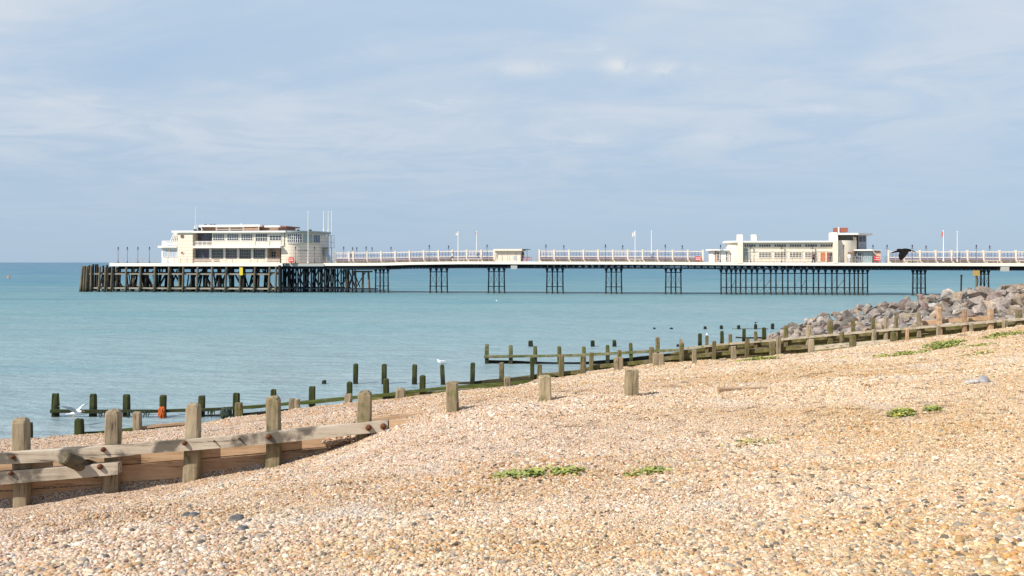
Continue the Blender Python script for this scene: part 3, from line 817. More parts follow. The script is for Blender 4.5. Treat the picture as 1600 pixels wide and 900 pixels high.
o4 = (PX(1000, 43.5), 43.5, .6)
G4 = thing('groyne', 'long groyne with pale thin rail before the rocks, lower of the stacked rails', 'groyne', o4)
for (u, vt, vb, wp, mt) in ((737.5, 567, 600, 7.2, 'algaepost'), (784, 566, 600, 7.5, 'midpost'), (832, 559, 594, 6.5, 'algaepost'), (877, 554.5, 592, 8.5, 'midpost'), (924.5, 551, 587, 6.4, 'midpost'), (969, 547, 575, 6.4, 'midpost'), (1017.5, 542, 563, 6.4, 'midpost'), (1066, 536, 556, 6.6, 'midpost'),
                            (1116, 533, 553, 6, 'midpost'), (1167, 529, 549, 6, 'midpost'), (1217.5, 525, 545, 6.2, 'drypost'), (1316.5, 518, 538, 6, 'midpost'), (1366.5, 515, 535, 6, 'drypost'), (1417.5, 513, 532, 4.5, 'plank'), (1466.5, 509, 524, 5.5, 'drypost'), (1519, 505, 516, 5, 'drypost'), (1572.5, 500, 511, 7, 'drypost')):
    add_post(u, vt, vb, wp, YG4, mt, G4, o4, sink=.6, worn=.25)
strip('rail', uvpts([(696, 599), (740, 596), (800, 590), (850, 583.5), (905, 578), (930, 570), (960, 567.5), (1020, 562), (1045, 557), (1085, 554), (1112, 551), (1164, 546.5), (1205, 543.5), (1262, 539.5)], YG4, .28), .16, .1, M['midrail'], G4, o4, 31)
strip('rail', uvpts([(1272, 541), (1319, 536.5), (1362, 533), (1400, 530.5)], YG4, -.2), .16, .12, M['palerail'], G4, o4, 32)
strip('plank', uvpts([(696, 602), (740, 599), (800, 593), (850, 587.5), (905, 582.5)], YG4, .42), .35, .08, M['algaerail'], G4, o4, 33)
for k in range(3):
    strip('plank', uvpts([(926, 574 + k * 6.3), (960, 571.5 + k * 6.3), (1020, 566 + k * 6.3), (1085, 558 + k * 6.3), (1164, 550.5 + k * 6.3), (1262, 543.5 + k * 6.3), (1330, 538 + k * 6.3), (1400, 533 + k * 6.3), (1480, 526 + k * 6)], YG4, .42), .172, .07, M['midrail'], G4, o4, 34 + k)

# posts of the third row that stand in front of that rail
lab3 = {842: 'short brown post before the green boards, left of the flat-topped lone posts', 911.5: 'broad dark post in front of the green rail, left of a thin post',
        964: 'left of two posts touching, by the green boards above the shingle', 971.5: 'right of two posts touching, by the green boards above the shingle', 1025: 'left of two broad pale posts standing together against the green boards', 1034.5: 'right of two broad pale posts standing together against the green boards',
        1086: 'pale post in front of the mossy boards, right of the broad pale pair', 1147.5: 'tall grey post before the mossy boards left of the low round stump', 1208: 'dark brown post standing behind the green plants at the groyne foot', 1268: 'dark post where the lower pale rail begins', 1333.5: 'dark brown post in front of the pale lower rail, right of its start', 1397: 'dark post at the right end of the pale lower rail'}
for (u, vt, vb, wp, mt) in ((842, 569.5, 594, 7.2, 'midpost'), (911.5, 556, 587, 9.2, 'midpost'), (964, 558.5, 582, 8, 'drypost'), (971.5, 558, 581, 6, 'drypost'), (1025, 552, 575, 8.5, 'drypost'), (1034.5, 552, 574.5, 9, 'drypost'), (1086, 546.5, 570, 7.5, 'drypost'), (1147.5, 541, 566, 8.4, 'drypost'), (1208, 535, 557, 8, 'midpost'), (1268, 529.5, 553, 8.4, 'drypost'), (1333.5, 524.5, 545, 8.2, 'midpost'), (1397, 519.5, 537, 8.2, 'midpost')):
    add_post(u, vt, vb, wp, YG3, mt, label=lab3[u], cat='post', group='posts in front of the stacked rails', name='wooden_post', sink=.5, worn=.2, dd=-.05)
for (u, vt, vb, wp, lb) in ((1131, 560.5, 567, 10, 'low pale cut stump between two posts at the groyne foot'), (1221, 553.5, 563, 10, 'low round brown stump at the right end of the green plants')):
    add_post(u, vt, vb, wp, YG3, 'drypost', label=lb, cat='stump', name='post_stump', sink=.4, worn=.08, dd=-.6)

# --- fifth row: bright green groyne and its run up in front of the boulders
o5 = (PX(1000, 53.5), 53.5, .5)
G5 = thing('groyne', 'bright green groyne with double rail over water, rising past the foot of the boulders', 'groyne', o5)
for (u, vt, vb, wp, mt) in ((760.5, 537.5, 567, 6.4, 'brightalgae'), (798.5, 539.5, 567, 6.2, 'brightalgae'), (836, 541, 567, 6.2, 'brightalgae'), (874.5, 541, 566, 6, 'brightalgae'), (913, 541.5, 566, 6, 'brightalgae'), (949.5, 539, 564, 5.8, 'brightalgae'), (987, 536, 562, 5.8, 'brightalgae'), (1027, 527, 560, 6.2, 'midpost'), (1065.5, 529, 556, 5, 'drypost'),
                            (1104.5, 525, 545, 5, 'midpost'), (1142, 522, 541, 5, 'midpost'), (1182, 518, 537, 5, 'midpost'), (1228.5, 509, 533, 6.4, 'midpost'), (1264, 508, 530, 6.5, 'drypost'), (1298, 501, 525, 7.5, 'midpost'), (1334, 498, 520, 5.5, 'midpost'), (1365.5, 496, 518, 5.5, 'midpost'), (1385, 495, 516, 5.5, 'drypost'), (1400.5, 488, 514, 5, 'midpost'),
                            (1437, 488, 509, 5.6, 'drypost'), (1470, 480, 508, 7, 'plank'), (1508.5, 483, 506, 6, 'plank'), (1549, 482, 502, 8, 'plank'), (1594, 484, 499, 8, 'midpost')):
    add_post(u, vt, vb, wp, YG5, mt, G5, o5, sink=.6, worn=.28)
strip('rail', uvpts([(756, 555.5), (800, 555), (875, 554), (913, 552.5), (950, 551), (1000, 548), (1060, 545)], YG5, -.08), .14, .1, M['brightalgaerail'], G5, o5, 51)
strip('rail', uvpts([(1060, 545), (1070, 543), (1125, 537), (1164, 533.5), (1205, 530), (1262, 525.5), (1319, 520), (1362, 516), (1400, 513), (1465, 508), (1512, 504), (1550, 501), (1640, 494)], YG5, -.08), .11, .1, M['palerail'], G5, o5, 52)
strip('plank', uvpts([(762, 563), (800, 563.5), (850, 566), (905, 566), (950, 562.5), (1000, 557), (1050, 552)], YG5, .24), .22, .08, M['darkrail'], G5, o5, 53)
for k in range(2):
    strip('plank', uvpts([(1040, 554 + k * 9), (1070, 547 + k * 9), (1125, 540.5 + k * 9), (1205, 533.5 + k * 9), (1262, 529 + k * 9), (1362, 519.5 + k * 9), (1465, 511 + k * 9), (1550, 504 + k * 9), (1640, 497 + k * 9)], YG5, .24), .29, .08, M['midrail'], G5, o5, 54 + k)
strip('rail', uvpts([(1441, 501.5), (1466, 499.5), (1506, 496.5), (1550, 493)], YG5, .5), .22, .12, M['plank'], G5, o5, 57)
strip('rail', uvpts([(1408, 490.5), (1437, 489)], YG5, .3), .2, .12, M['palerail'], G5, o5, 58)

# --- sixth row (posts in front of the boulders' toe) and stubs in the sea
o6 = (PX(1150, 65), 65.0, .3)
G6 = thing('groyne', 'dark weedy posts with a low dark rail in the shallows left of the boulders', 'groyne', o6)
for (u, vt, vb, wp) in ((1094, 521, 542, 5.4), (1128.5, 517.5, 541, 5.4), (1162.5, 514, 540, 5), (1195, 512, 536, 5.6)):
    add_post(u, vt, vb, wp, YG6, 'algaepost', G6, o6, sink=.6)
strip('rail', uvpts([(1150, 526), (1165, 527), (1195, 526.5)], YG6, -.1), .10, .1, M['darkrail'], G6, o6, 61)
stubs = [(829.5, 532.5, 541, 7, YG6, 'round-topped stub in open water above the bright green groyne, leftmost of three'),
         (926.5, 532, 541, 6, YG6, 'stub in open water above the bright green groyne, middle of three'),
         (960, 531.5, 541.5, 6.2, YG6, 'tall stub in open water above the bright green groyne, rightmost of three'),
         (1059.5, 538, 543, 4, YG6, 'low green stub beside the tall pale post of the green groyne'),
         (1022.5, 512, 513.8, 4, YG7, 'left of two tiny dark stubs in the far shallows'),
         (1049, 512, 513.8, 4.5, YG7, 'right of two tiny dark stubs in the far shallows'),
         (1102, 510, 514.5, 4.5, YG7, 'low dark far stub above the post with the gull'),
         (1127.5, 508.5, 515, 4.4, YG7, 'dark far stub above the dark weedy posts'),
         (1155, 508, 515, 4.6, YG7, 'square far stub left of the stub carrying a crossbar'),
         (1207.5, 505.5, 518, 4.5, YG7, 'last far stub before the tip of the boulder heap')]
for (u, vt, vb, wp, Yf, lb) in stubs:
    add_post(u, vt, vb, wp, Yf, 'algaepost', label=lb, cat='stump', group='stubs of old posts in the sea', name='post_stump', sink=.5)
tm = thing('tide_marker', 'far stub with a small flat crossbar on top', 'marker', (PX(1181, 82), 82, 0))
om = (PX(1181, 82), 82, 0)
add_post(1181, 506.5, 515, 4.6, YG7, 'algaepost', tm, om, sink=.5)
b = MB(); b.box(-.13, .13, -.08, .08, PZ(504, 82), PZ(503.2, 82)); b.bar((0, .1, PZ(507, 82)), (0, .1, PZ(503.6, 82)), .03); b.build('crossbar', M['darkrail'], tm)
lr = strip('sunken_rail', uvpts([(1144, 513.6), (1200, 513.4)], YG7, .2), .12, .1, M['darkrail'], None, (0, 0, 0), 63)
tag(lr, 'thin dark rail lying just above the water between the far stubs', 'rail')

# driftwood and single stones in the shingle
def flat_board(name, label, u0, v0, u1, v1, wpx, mat):
    x0, y0, z0 = hit(u0, v0); x1, y1, z1 = hit(u1, v1)
    b = MB(); d = Vector((x1 - x0, y1 - y0, z1 - z0)); L_ = d.length
    pr = [(-.5, -.5), (.5, -.42), (.46, .5), (-.5, .46)]
    v = []
    for k in range(6):
        t = k / 5
        for (a_, c_) in pr:
            v.append((x0 + d.x * t, y0 + d.y * t + a_ * .16, z0 + d.z * t + c_ * .09 * (1 - .5 * t) + .045 - .05 * t))
    f = [(k * 4 + i, k * 4 + (i + 1) % 4, (k + 1) * 4 + (i + 1) % 4, (k + 1) * 4 + i) for k in range(5) for i in range(4)] + [(3, 2, 1, 0), (20, 21, 22, 23)]
    v = [(p[0] - x0, p[1] - y0, p[2] - z0) for p in v]
    b.add(v, f)
    return tag(b.build(name, M[mat], None, (x0, y0, z0)), label, 'driftwood')
flat_board('driftwood', 'long half-buried plank lying in the shingle right of the lone posts', 1122, 615.5, 1210, 606.5, 6, 'plank')
def stone(label, u, v, r, mat, seed, sq=(1.2, 1, .7), group=None):
    x, y, z = hit(u, v)
    bm = bmesh.new(); bmesh.ops.create_icosphere(bm, subdivisions=3, radius=1)
    for vv in bm.verts:
        k = 1 + .22 * mnoise.noise(vv.co * 1.4 + Vector((seed * 3.1, 0, 0))) + .08 * mnoise.noise(vv.co * 4 + Vector((seed, 5, 0)))
        vv.co = Vector((vv.co.x * r * sq[0], vv.co.y * r * sq[1], vv.co.z * r * sq[2])) * k
    me = bpy.data.meshes.new('stone'); bm.to_mesh(me); bm.free(); me.materials.append(mat)
    o = obj('stone', me, None, (x, y, z + r * .35), seed * 1.3, True)
    return tag(o, label, 'stone', group)
M['flint'] = plain('dark_flint', (.10, .097, .095), rough=.6, var=.6, scale=12)
M['chalk'] = plain('pale_stone', (.46, .43, .40), rough=.8, var=.35, scale=14)
M['greystone'] = plain('grey_stone', (.27, .26, .27), rough=.8, var=.35, scale=14)
stone('blue-black flint among pebbles below the near groyne, left of a pair', 292, 809, .045, M['flint'], 1)
stone('blue-black flint among pebbles below the near groyne, right of a pair', 303, 810, .05, M['flint'], 2)
stone('large dark grey flint lying near the lower left berm', 370, 816, .06, M['flint'], 3)
stone('brown-black flint below the large dark grey flint', 379, 832, .05, M['flint'], 4)
stone('pale stone half sunk in the right hand shingle, beside a grey one', 1519, 600, .075, M['chalk'], 5, (1.5, 1, .55))
stone('grey rounded stone lying beside the pale stone on the right', 1537, 598, .085, M['greystone'], 6, (1.1, 1, .8))

# ------------------------------------------------------------------ riprap boulders
def rock_mat(name, cols):
    m, nt, b = new_mat(name)
    tc = N(nt, 'ShaderNodeTexCoord'); oi = N(nt, 'ShaderNodeObjectInfo')
    ad = N(nt, 'ShaderNodeVectorMath', operation='ADD'); nt.links.new(tc.outputs['Object'], ad.inputs[0])
    cb = N(nt, 'ShaderNodeCombineXYZ'); nt.links.new(math_n(nt, 'MULTIPLY', oi.outputs['Random'], 51.0), cb.inputs[0]); nt.links.new(cb.outputs[0], ad.inputs[1])
    n1 = N(nt, 'ShaderNodeTexNoise', i_Scale=1.3, i_Detail=8.0, i_Roughness=.65); nt.links.new(ad.outputs[0], n1.inputs['Vector'])
    n2 = N(nt, 'ShaderNodeTexNoise', i_Scale=7.0, i_Detail=6.0, i_Roughness=.7); nt.links.new(ad.outputs[0], n2.inputs['Vector'])
    cr = ramp(nt, [(.32, cols[0]), (.5, cols[1]), (.68, cols[2])]); nt.links.new(n1.outputs[0], cr.inputs[0])
    hv = N(nt, 'ShaderNodeHueSaturation'); nt.links.new(cr.outputs[0], hv.inputs['Color'])
    nt.links.new(maprange(nt, oi.outputs['Random'], 0, 1, .70, 1.2, False), hv.inputs['Value'])
    c = mixc(nt, maprange(nt, n2.outputs[0], .38, .54, .6, 0), hv.outputs[0], (.07, .055, .05))
    nt.links.new(c, b.inputs['Base Color']); b.inputs['Roughness'].default_value = .85; b.inputs['Specular IOR Level'].default_value = .2
    bp = N(nt, 'ShaderNodeBump', i_Strength=.8, i_Distance=.08); nt.links.new(n2.outputs[0], bp.inputs['Height']); nt.links.new(bp.outputs[0], b.inputs['Normal'])
    return m
RM = [rock_mat('grey_pink_rock', [(.20, .165, .14), (.36, .30, .26), (.46, .395, .35)]),
      rock_mat('tan_rock', [(.22, .16, .11), (.38, .29, .21), (.48, .39, .29)]),
      rock_mat('grey_rock', [(.15, .135, .12), (.29, .26, .23), (.40, .365, .325)]),
      rock_mat('pale_rock', [(.28, .24, .20), (.43, .38, .33), (.54, .48, .42)]),
      rock_mat('brown_rock', [(.17, .12, .10), (.29, .215, .185), (.38, .29, .25)])]
RN = ['grey pink', 'tan', 'grey', 'pale', 'brown']
rr = random.Random(11)
rock_meshes = []
for k in range(12):
    bm = bmesh.new()
    ax = (rr.uniform(.8, 1.25), rr.uniform(.75, 1.0), rr.uniform(.6, .85))
    for i in range(12):
        d = Vector((rr.gauss(0, 1), rr.gauss(0, 1), rr.gauss(0, 1))).normalized()
        d *= rr.uniform(.8, 1.05)
        bm.verts.new((d.x * ax[0], d.y * ax[1], d.z * ax[2]))
    res = bmesh.ops.convex_hull(bm, input=bm.verts)
    for vv in [v for v in bm.verts if not v.link_faces]: bm.verts.remove(vv)
    bmesh.ops.bevel(bm, geom=list(bm.edges), offset=.08, segments=2, affect='EDGES', profile=.6, clamp_overlap=True)
    bmesh.ops.triangulate(bm, faces=bm.faces)
    bmesh.ops.subdivide_edges(bm, edges=bm.edges, cuts=1, use_grid_fill=True)
    for vv in bm.verts:
        vv.co *= 1 + .06 * mnoise.noise(vv.co * 2.2 + Vector((k * 4.0, 0, 0)))
    rock_meshes.append(bm)
def rock_me(k, mi):
    key = 'rock_%d_%d' % (k, mi)
    if key in bpy.data.meshes: return bpy.data.meshes[key]
    me = bpy.data.meshes.new(key); rock_meshes[k].to_mesh(me); me.materials.append(RM[mi]); return me
top_line = T((1195, 527), (1215, 518), (1240, 508), (1268, 498), (1310, 486), (1340, 479), (1400, 468), (1450, 459), (1500, 454), (1530, 449), (1600, 446), (1680, 443), (1800, 440))
toe_line = T((1195, 532), (1225, 530), (1262, 524), (1319, 518), (1400, 510), (1470, 505), (1550, 498), (1640, 491), (1800, 480))
nrows = 7; rock_count = 0
for row in range(nrows):
    t = row / (nrows - 1)
    Y = 56.5 + 15.0 * t
    u = 1200 + rr.uniform(0, 18)
    while u < 1745:
        v = float(toe_line(u)) * (1 - t) + float(top_line(u)) * t
        big = np.interp(u, [1200, 1300, 1450, 1600, 1750], [.44, .50, .58, .74, .82])
        r = big * rr.choice((.6, .75, .85, .95, 1.1, 1.3)) * rr.uniform(.9, 1.1)
        z = PZ(v, Y) - r * (.50 if row == nrows - 1 else .25)
        mi = rr.choices(range(5), [.36, .22, .20, .12, .10])[0]
        o = obj('boulder', rock_me(rr.randrange(12), mi), None, (PX(u, Y), Y + rr.uniform(-.5, .5), z + rr.uniform(-.12, .12) * r))
        o.rotation_euler = (rr.uniform(-.5, .5), rr.uniform(-.5, .5), rr.uniform(0, 6.28))
        o.scale = (r, r * rr.uniform(.85, 1.1), r * rr.uniform(.85, 1.05))
        tag(o, RN[mi] + ' angular boulder in the heap behind the groyne', 'boulder', RN[mi] + ' boulders of the sea defence')
        rock_count += 1
        u += r * 2 * F / Y * rr.uniform(.54, .76)
b = MB()     # rubble core under the boulders
cu = list(np.linspace(1205, 1800, 36))
vv = []; ff = []
for i, u in enumerate(cu):
    tv, bv = float(top_line(u)), float(toe_line(u))
    for (Y, v, dz) in ((56.0, bv, -1.2), (58.0, bv, -.5), (71.5, tv, -.75), (74.0, tv, -1.3), (79.0, tv + 8, -3.2)):
        vv.append((PX(u, Y), Y, PZ(v, Y) + dz))
for i in range(len(cu) - 1):
    for k in range(4): ff.append((i * 5 + k, (i + 1) * 5 + k, (i + 1) * 5 + k + 1, i * 5 + k + 1))
b.add(vv, ff)
tag(b.build('rubble_bank', RM[2]), kind='structure')

# ------------------------------------------------------------------ beach plants
def plant_mat(name, c):
    m, nt, b = new_mat(name)
    g = N(nt, 'ShaderNodeNewGeometry'); n1 = N(nt, 'ShaderNodeTexNoise', i_Scale=9.0, i_Detail=3.0); nt.links.new(g.outputs['Position'], n1.inputs['Vector'])
    cr = ramp(nt, [(.3, tuple(x * .5 for x in c)), (.5, c), (.7, (c[0] * 2.0, c[1] * 1.5, c[2] * 1.2))]); nt.links.new(n1.outputs[0], cr.inputs[0])
    nt.links.new(cr.outputs[0], b.inputs['Base Color']); b.inputs['Roughness'].default_value = .7
    return m
M['leaf'] = plant_mat('fleshy_leaf', (.255, .30, .07))
M['palelaf'] = plant_mat('pale_leaf', (.36, .36, .13))
def plant(label, u0, u1, v0, v1, dens, h, mat, seed):
    rr = random.Random(seed)
    uc = (u0 + u1) / 2
    xc, yc, zc = hit(uc, (v0 + v1) / 2)
    b = MB(); n = int(dens * 1.5); h *= .42
    k = 0; tries = 0
    while k < n and tries < n * 4:
        tries += 1
        a = rr.gauss(0, .30); c = rr.gauss(0, .32)
        if abs(a) > .5 or abs(c) > .5: continue
        lump = mnoise.noise(Vector((a * 7 + seed, c * 3, 0)))
        if lump < -.05 - .25 * rr.random(): continue
        u = uc + a * (u1 - u0); v = (v0 + v1) / 2 + c * (v1 - v0) - a * (v1 - v0) * .35
        x, y, z = hit(u, v) if False else (None, None, None)
        # depth from a locally flat beach round the patch centre
        y = yc - (v - (v0 + v1) / 2) * yc * yc / (F * max(.6, EYE - zc)); x = PX(u, y); z = gz(x, y)
        hh = h * rr.uniform(.4, 1.2) * (1 - 1.1 * abs(a)) * (1 + lump)
        for q_ in range(4):
            t = rr.uniform(0, 6.28); L_ = rr.uniform(.018, .042) * (1 + yc / 40); w_ = L_ * .45
            dx, dy = math.cos(t), math.sin(t); up = rr.uniform(.0, .7)
            px_, py_, pz_ = x + rr.uniform(-.03, .03) - xc, y + rr.uniform(-.03, .03) - yc, z - zc + rr.uniform(.0, 1) * hh
            tip = (px_ + dx * L_, py_ + dy * L_, pz_ + up * L_)
            m1 = (px_ + dx * L_ * .5 - dy * w_, py_ + dy * L_ * .5 + dx * w_, pz_ + up * L_ * .6); m2 = (px_ + dx * L_ * .5 + dy * w_, py_ + dy * L_ * .5 - dx * w_, pz_ + up * L_ * .6)
            b.add([(px_, py_, pz_), m1, tip, m2], [(0, 1, 2, 3)])
        k += 1
    return tag(b.build('beach_plant', M[mat], None, (xc, yc, zc)), label, 'plant', 'low green plants in the shingle')
plant('long bright green strip of plants in the foreground shingle', 772, 918, 737, 750, 620, .09, 'leaf', 1)
plant('short green strip of plants right of the long foreground strip', 978, 1052, 734.5, 745, 240, .06, 'leaf', 2)
plant('faint sparse yellowish patch of plants in mid shingle', 1112, 1222, 689, 700, 130, .03, 'palelaf', 3)
plant('small bushy green tuft in the right hand shingle', 1388, 1426, 643, 653, 200, .08, 'leaf', 4)
plant('tiny low green tuft just right of the bushy tuft', 1444, 1470, 638.5, 644, 90, .05, 'leaf', 5)
plant('wide low green patch left of the brightest patch under the groyne', 1364, 1458, 551, 559, 380, .10, 'leaf', 6)
plant('brightest green cushion of plants below the far groyne', 1443, 1508, 533.5, 545, 460, .16, 'leaf', 7)
plant('thin green tail of plants right of the brightest cushion', 1500, 1556, 539, 544, 140, .06, 'leaf', 8)
plant('thin dull green streak of plants below the bright cushion', 1504, 1562, 552, 557, 150, .05, 'palelaf', 9)
plant('green strip of plants at the far right edge of the beach', 1532, 1604, 521, 528, 260, .10, 'leaf', 10)
plant('narrow green strip of plants against the groyne boards', 1456, 1512, 520.5, 527, 170, .08, 'leaf', 11)
plant('dull green strip of plants at the foot of the mossy boards', 1150, 1220, 559, 566, 320, .14, 'leaf', 12)
plant('pale green streak of plants right of the round stump', 1286, 1340, 558.5, 563, 130, .05, 'palelaf', 13)

# ------------------------------------------------------------------ the pier
PIER_ANG = math.atan2(-12.0, 72.5)
P0 = Vector((PX(685, 178.0), 178.0))
ex = Vector((math.cos(PIER_ANG), math.sin(PIER_ANG))); ny = Vector((-math.sin(PIER_ANG), math.cos(PIER_ANG)))
def SY(u, yb):
    d = Vector(((u - 800) / F, 1.0)); Y = (yb + P0.dot(ny)) / d.dot(ny)
    return (d * Y - P0).dot(ex), Y
def S(u, yb=0.0): return SY(u, yb)[0]
def Z(v, u, yb=0.0): return EYE + (410 - v) * SY(u, yb)[1] / F
def W(s, yb, z=0.0):
    p = P0 + ex * s + ny * yb
    return (p.x, p.y, z)
def pier_thing(name, label, cat, u, yb, z, group=None):
    """a thing standing on the pier; returns it with its own pier-frame origin"""
    s = S(u, yb)
    o = thing(name, label, cat, W(s, yb, z), PIER_ANG, group)
    return o, (s, yb, z)
class PB(MB):
    """boxes given in photograph columns/rows at a pier-frame depth"""
    def __init__(s, org): super().__init__(); s.o = org
    def rect(s, u0, u1, v0, v1, yf, depth, mi=0, uz=None):
        uz = (u0 + u1) / 2 if uz is None else uz
        z0 = Z(v1, uz, yf) - s.o[2]; z1 = Z(v0, uz, yf) - s.o[2]
        return s.box(S(u0, yf) - s.o[0], S(u1, yf) - s.o[0], yf - s.o[1], yf + depth - s.o[1], z0, z1, mi)

pier = thing('pier', 'long pier on dark iron trestles with white deck edge', 'pier', W(0, 0, 0), PIER_ANG)
po = (0.0, 0.0, 0.0)
ztop = T(*[(S(u, -.6), Z(v, u, -.6)) for (u, v) in ((160, 410.6), (420, 411.4), (560, 411.4), (600, 411.0), (640, 409.8), (720, 408.8), (1000, 409.3), (1200, 410.6), (1400, 411.1), (1600, 411.6), (1800, 412.4))])
def ztop1(s): return float(ztop(np.array([s]))[0])
PW_ = 7.0                                     # width of the pier deck
ss = [S(u, -.6) for u in (505, 540, 570, 600, 640, 680, 720, 800, 900, 1000, 1100, 1200, 1300, 1400, 1500, 1600, 1700, 1800)]
def long_strip(name, y0, y1, dz0, dz1, mat, parent, slist=ss):
    b = MB(); v = []
    for s in slist:
        z = ztop1(s)
        v += [(s, y0, z + dz1), (s, y1, z + dz1), (s, y1, z + dz0), (s, y0, z + dz0)]
    f = []
    for k in range(len(slist) - 1):
        for i in range(4): f.append((k * 4 + i, (k + 1) * 4 + i, (k + 1) * 4 + (i + 1) % 4, k * 4 + (i + 1) % 4))
    n = len(slist) - 1
    f += [(0, 1, 2, 3), (n * 4 + 3, n * 4 + 2, n * 4 + 1, n * 4)]
    b.add(v, f)
    return b.build(name, mat, parent)
long_strip('deck', -.35, PW_, -.14, 0.0, M['deckwood'], pier)
long_strip('fascia', -.60, -.36, -.45, .05, M['fascia'], pier)
long_strip('fascia', PW_ + .02, PW_ + .22, -.45, .05, M['fascia'], pier)
# lattice girders
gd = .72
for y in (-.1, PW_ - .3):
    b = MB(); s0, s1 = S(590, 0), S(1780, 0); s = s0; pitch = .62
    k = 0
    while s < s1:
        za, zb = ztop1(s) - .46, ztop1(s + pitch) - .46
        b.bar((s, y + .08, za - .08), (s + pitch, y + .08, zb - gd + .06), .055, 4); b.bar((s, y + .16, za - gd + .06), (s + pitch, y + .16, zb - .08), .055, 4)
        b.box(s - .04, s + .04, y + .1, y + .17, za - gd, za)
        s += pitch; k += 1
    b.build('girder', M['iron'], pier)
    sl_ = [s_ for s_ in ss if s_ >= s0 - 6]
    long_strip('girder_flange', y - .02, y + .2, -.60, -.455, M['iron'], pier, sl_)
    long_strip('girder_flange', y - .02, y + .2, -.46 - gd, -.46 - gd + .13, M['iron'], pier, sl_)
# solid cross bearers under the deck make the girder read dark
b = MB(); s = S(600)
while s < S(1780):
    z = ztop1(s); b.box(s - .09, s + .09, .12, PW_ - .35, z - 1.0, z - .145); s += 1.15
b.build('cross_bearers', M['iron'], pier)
# trestles
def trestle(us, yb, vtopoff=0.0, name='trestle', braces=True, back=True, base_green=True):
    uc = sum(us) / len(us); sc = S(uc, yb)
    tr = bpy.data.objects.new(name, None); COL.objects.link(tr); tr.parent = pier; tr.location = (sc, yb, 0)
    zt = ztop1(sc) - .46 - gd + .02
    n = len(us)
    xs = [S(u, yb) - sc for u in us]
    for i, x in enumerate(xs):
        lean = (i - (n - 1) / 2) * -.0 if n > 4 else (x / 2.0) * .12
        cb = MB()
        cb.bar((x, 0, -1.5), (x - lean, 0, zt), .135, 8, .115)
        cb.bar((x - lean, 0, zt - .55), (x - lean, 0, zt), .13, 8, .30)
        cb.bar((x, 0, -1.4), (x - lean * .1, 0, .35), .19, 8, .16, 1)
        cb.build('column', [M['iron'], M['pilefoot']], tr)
    bb = MB()
    for zz in (zt - .62, 1.25):
        bb.box(xs[0] - .1, xs[-1] + .1, -.05, .05, zz - .07, zz + .07)
    if n <= 5:
        for i in range(n - 1):
            bb.bar((xs[i], .03, 1.3), (xs[i + 1], .03, zt - .7), .022, 4); bb.bar((xs[i + 1], -.03, 1.3), (xs[i], -.03, zt - .7), .022, 4)
            bb.bar((xs[i], .03, .0), (xs[i + 1], .03, 1.2), .022, 4)
    bb.build('brace', M['iron'], tr)
    cp = MB(); cp.box(xs[0] - .45, xs[-1] + .45, -.3 - yb, PW_ - .2 - yb, zt + .002, zt + .10)
    cp.build('cap', M['iron'], tr)
    return tr
M['pilefoot'] = plain('weedy_pile_foot', (.045, .05, .03), rough=.9, var=.5)
for us in ((671.9, 681.6, 690, 699.2), (763, 771.7, 780, 788.5), (854, 863, 871, 880), (946.5, 955, 963, 971.5), (1039.8, 1048.5, 1055.8, 1064.4), (1425.9, 1432.9, 1439, 1446), (1526, 1532.5, 1538, 1545), (1622, 1629, 1636, 1643)):
    trestle(us, .35)
    if us[0] > 1000 and us[0] < 1100 or us[0] > 1600: pass
trestle((586.5, 593.8, 599.5, 606.8), .35)
# middle pavilion stands on one long close-set trestle
MIDU = [1126.6, 1135, 1142.6, 1149.7, 1157, 1165.4, 1174.6, 1183, 1193.7, 1204.3, 1212.4, 1222.7, 1231, 1241.7, 1252, 1260, 1271, 1279, 1289.7, 1299.8, 1307.6, 1319.4, 1327.5, 1335, 1341, 1348, 1355.5]
tr = trestle(MIDU, .35)
tx = tr.location.x
b = MB(); xs = [S(u, .35) - tx for u in MIDU]
for i in range(len(xs) - 1):
    b.bar((xs[i], .05, .1), (xs[i + 1], .05, 1.2), .03, 4); b.bar((xs[i + 1], .0, .1), (xs[i], .0, 1.2), .03, 4)
    if i % 3 == 1: b.bar((xs[i], .05, 1.3), (xs[i + 1], .05, 3.4), .02, 4)
for i in (2, 8, 14, 20): b.bar((xs[i], .3, 1.1), (xs[min(i + 1, 26)], .3, 2.6), .05, 4)
b.build('brace', M['pilefoot'], tr)
# dense substructure right of the landing stage
sub = bpy.data.objects.new('substructure', None); COL.objects.link(sub); sub.parent = pier; sub.location = (S(515), 0, 0); sx0 = S(515)
rr = random.Random(4)
zt = ztop1(S(520)) - .5
for yb, us in ((.2, (443, 452, 459, 466, 476, 487, 497, 507, 517, 524, 533, 551)), (4.0, (447, 457, 470, 481, 492, 503, 512, 528)), (8.0, (440, 450, 462, 474, 486, 498, 510, 520, 540))):
    for u in us:
        b = MB(); x = S(u, yb) - sx0; b.bar((x, yb, -1.5), (x + rr.uniform(-.1, .1), yb, zt), .15, 7, .14); b.build('column', M['iron'], sub)
for u, lean, mt in ((540, .25, 'pilewood'), (557, -.25, 'pilewood'), (566, .15, 'pilewood'), (578, -.3, 'pilewood'), (544, .0, 'darkwood')):
    b = MB(); x = S(u, 1.5) - sx0; b.bar((x, 1.5, -1.5), (x + lean, 1.5, zt - .9), .22, 7, .2); b.build('column', M[mt], sub)
b = MB()
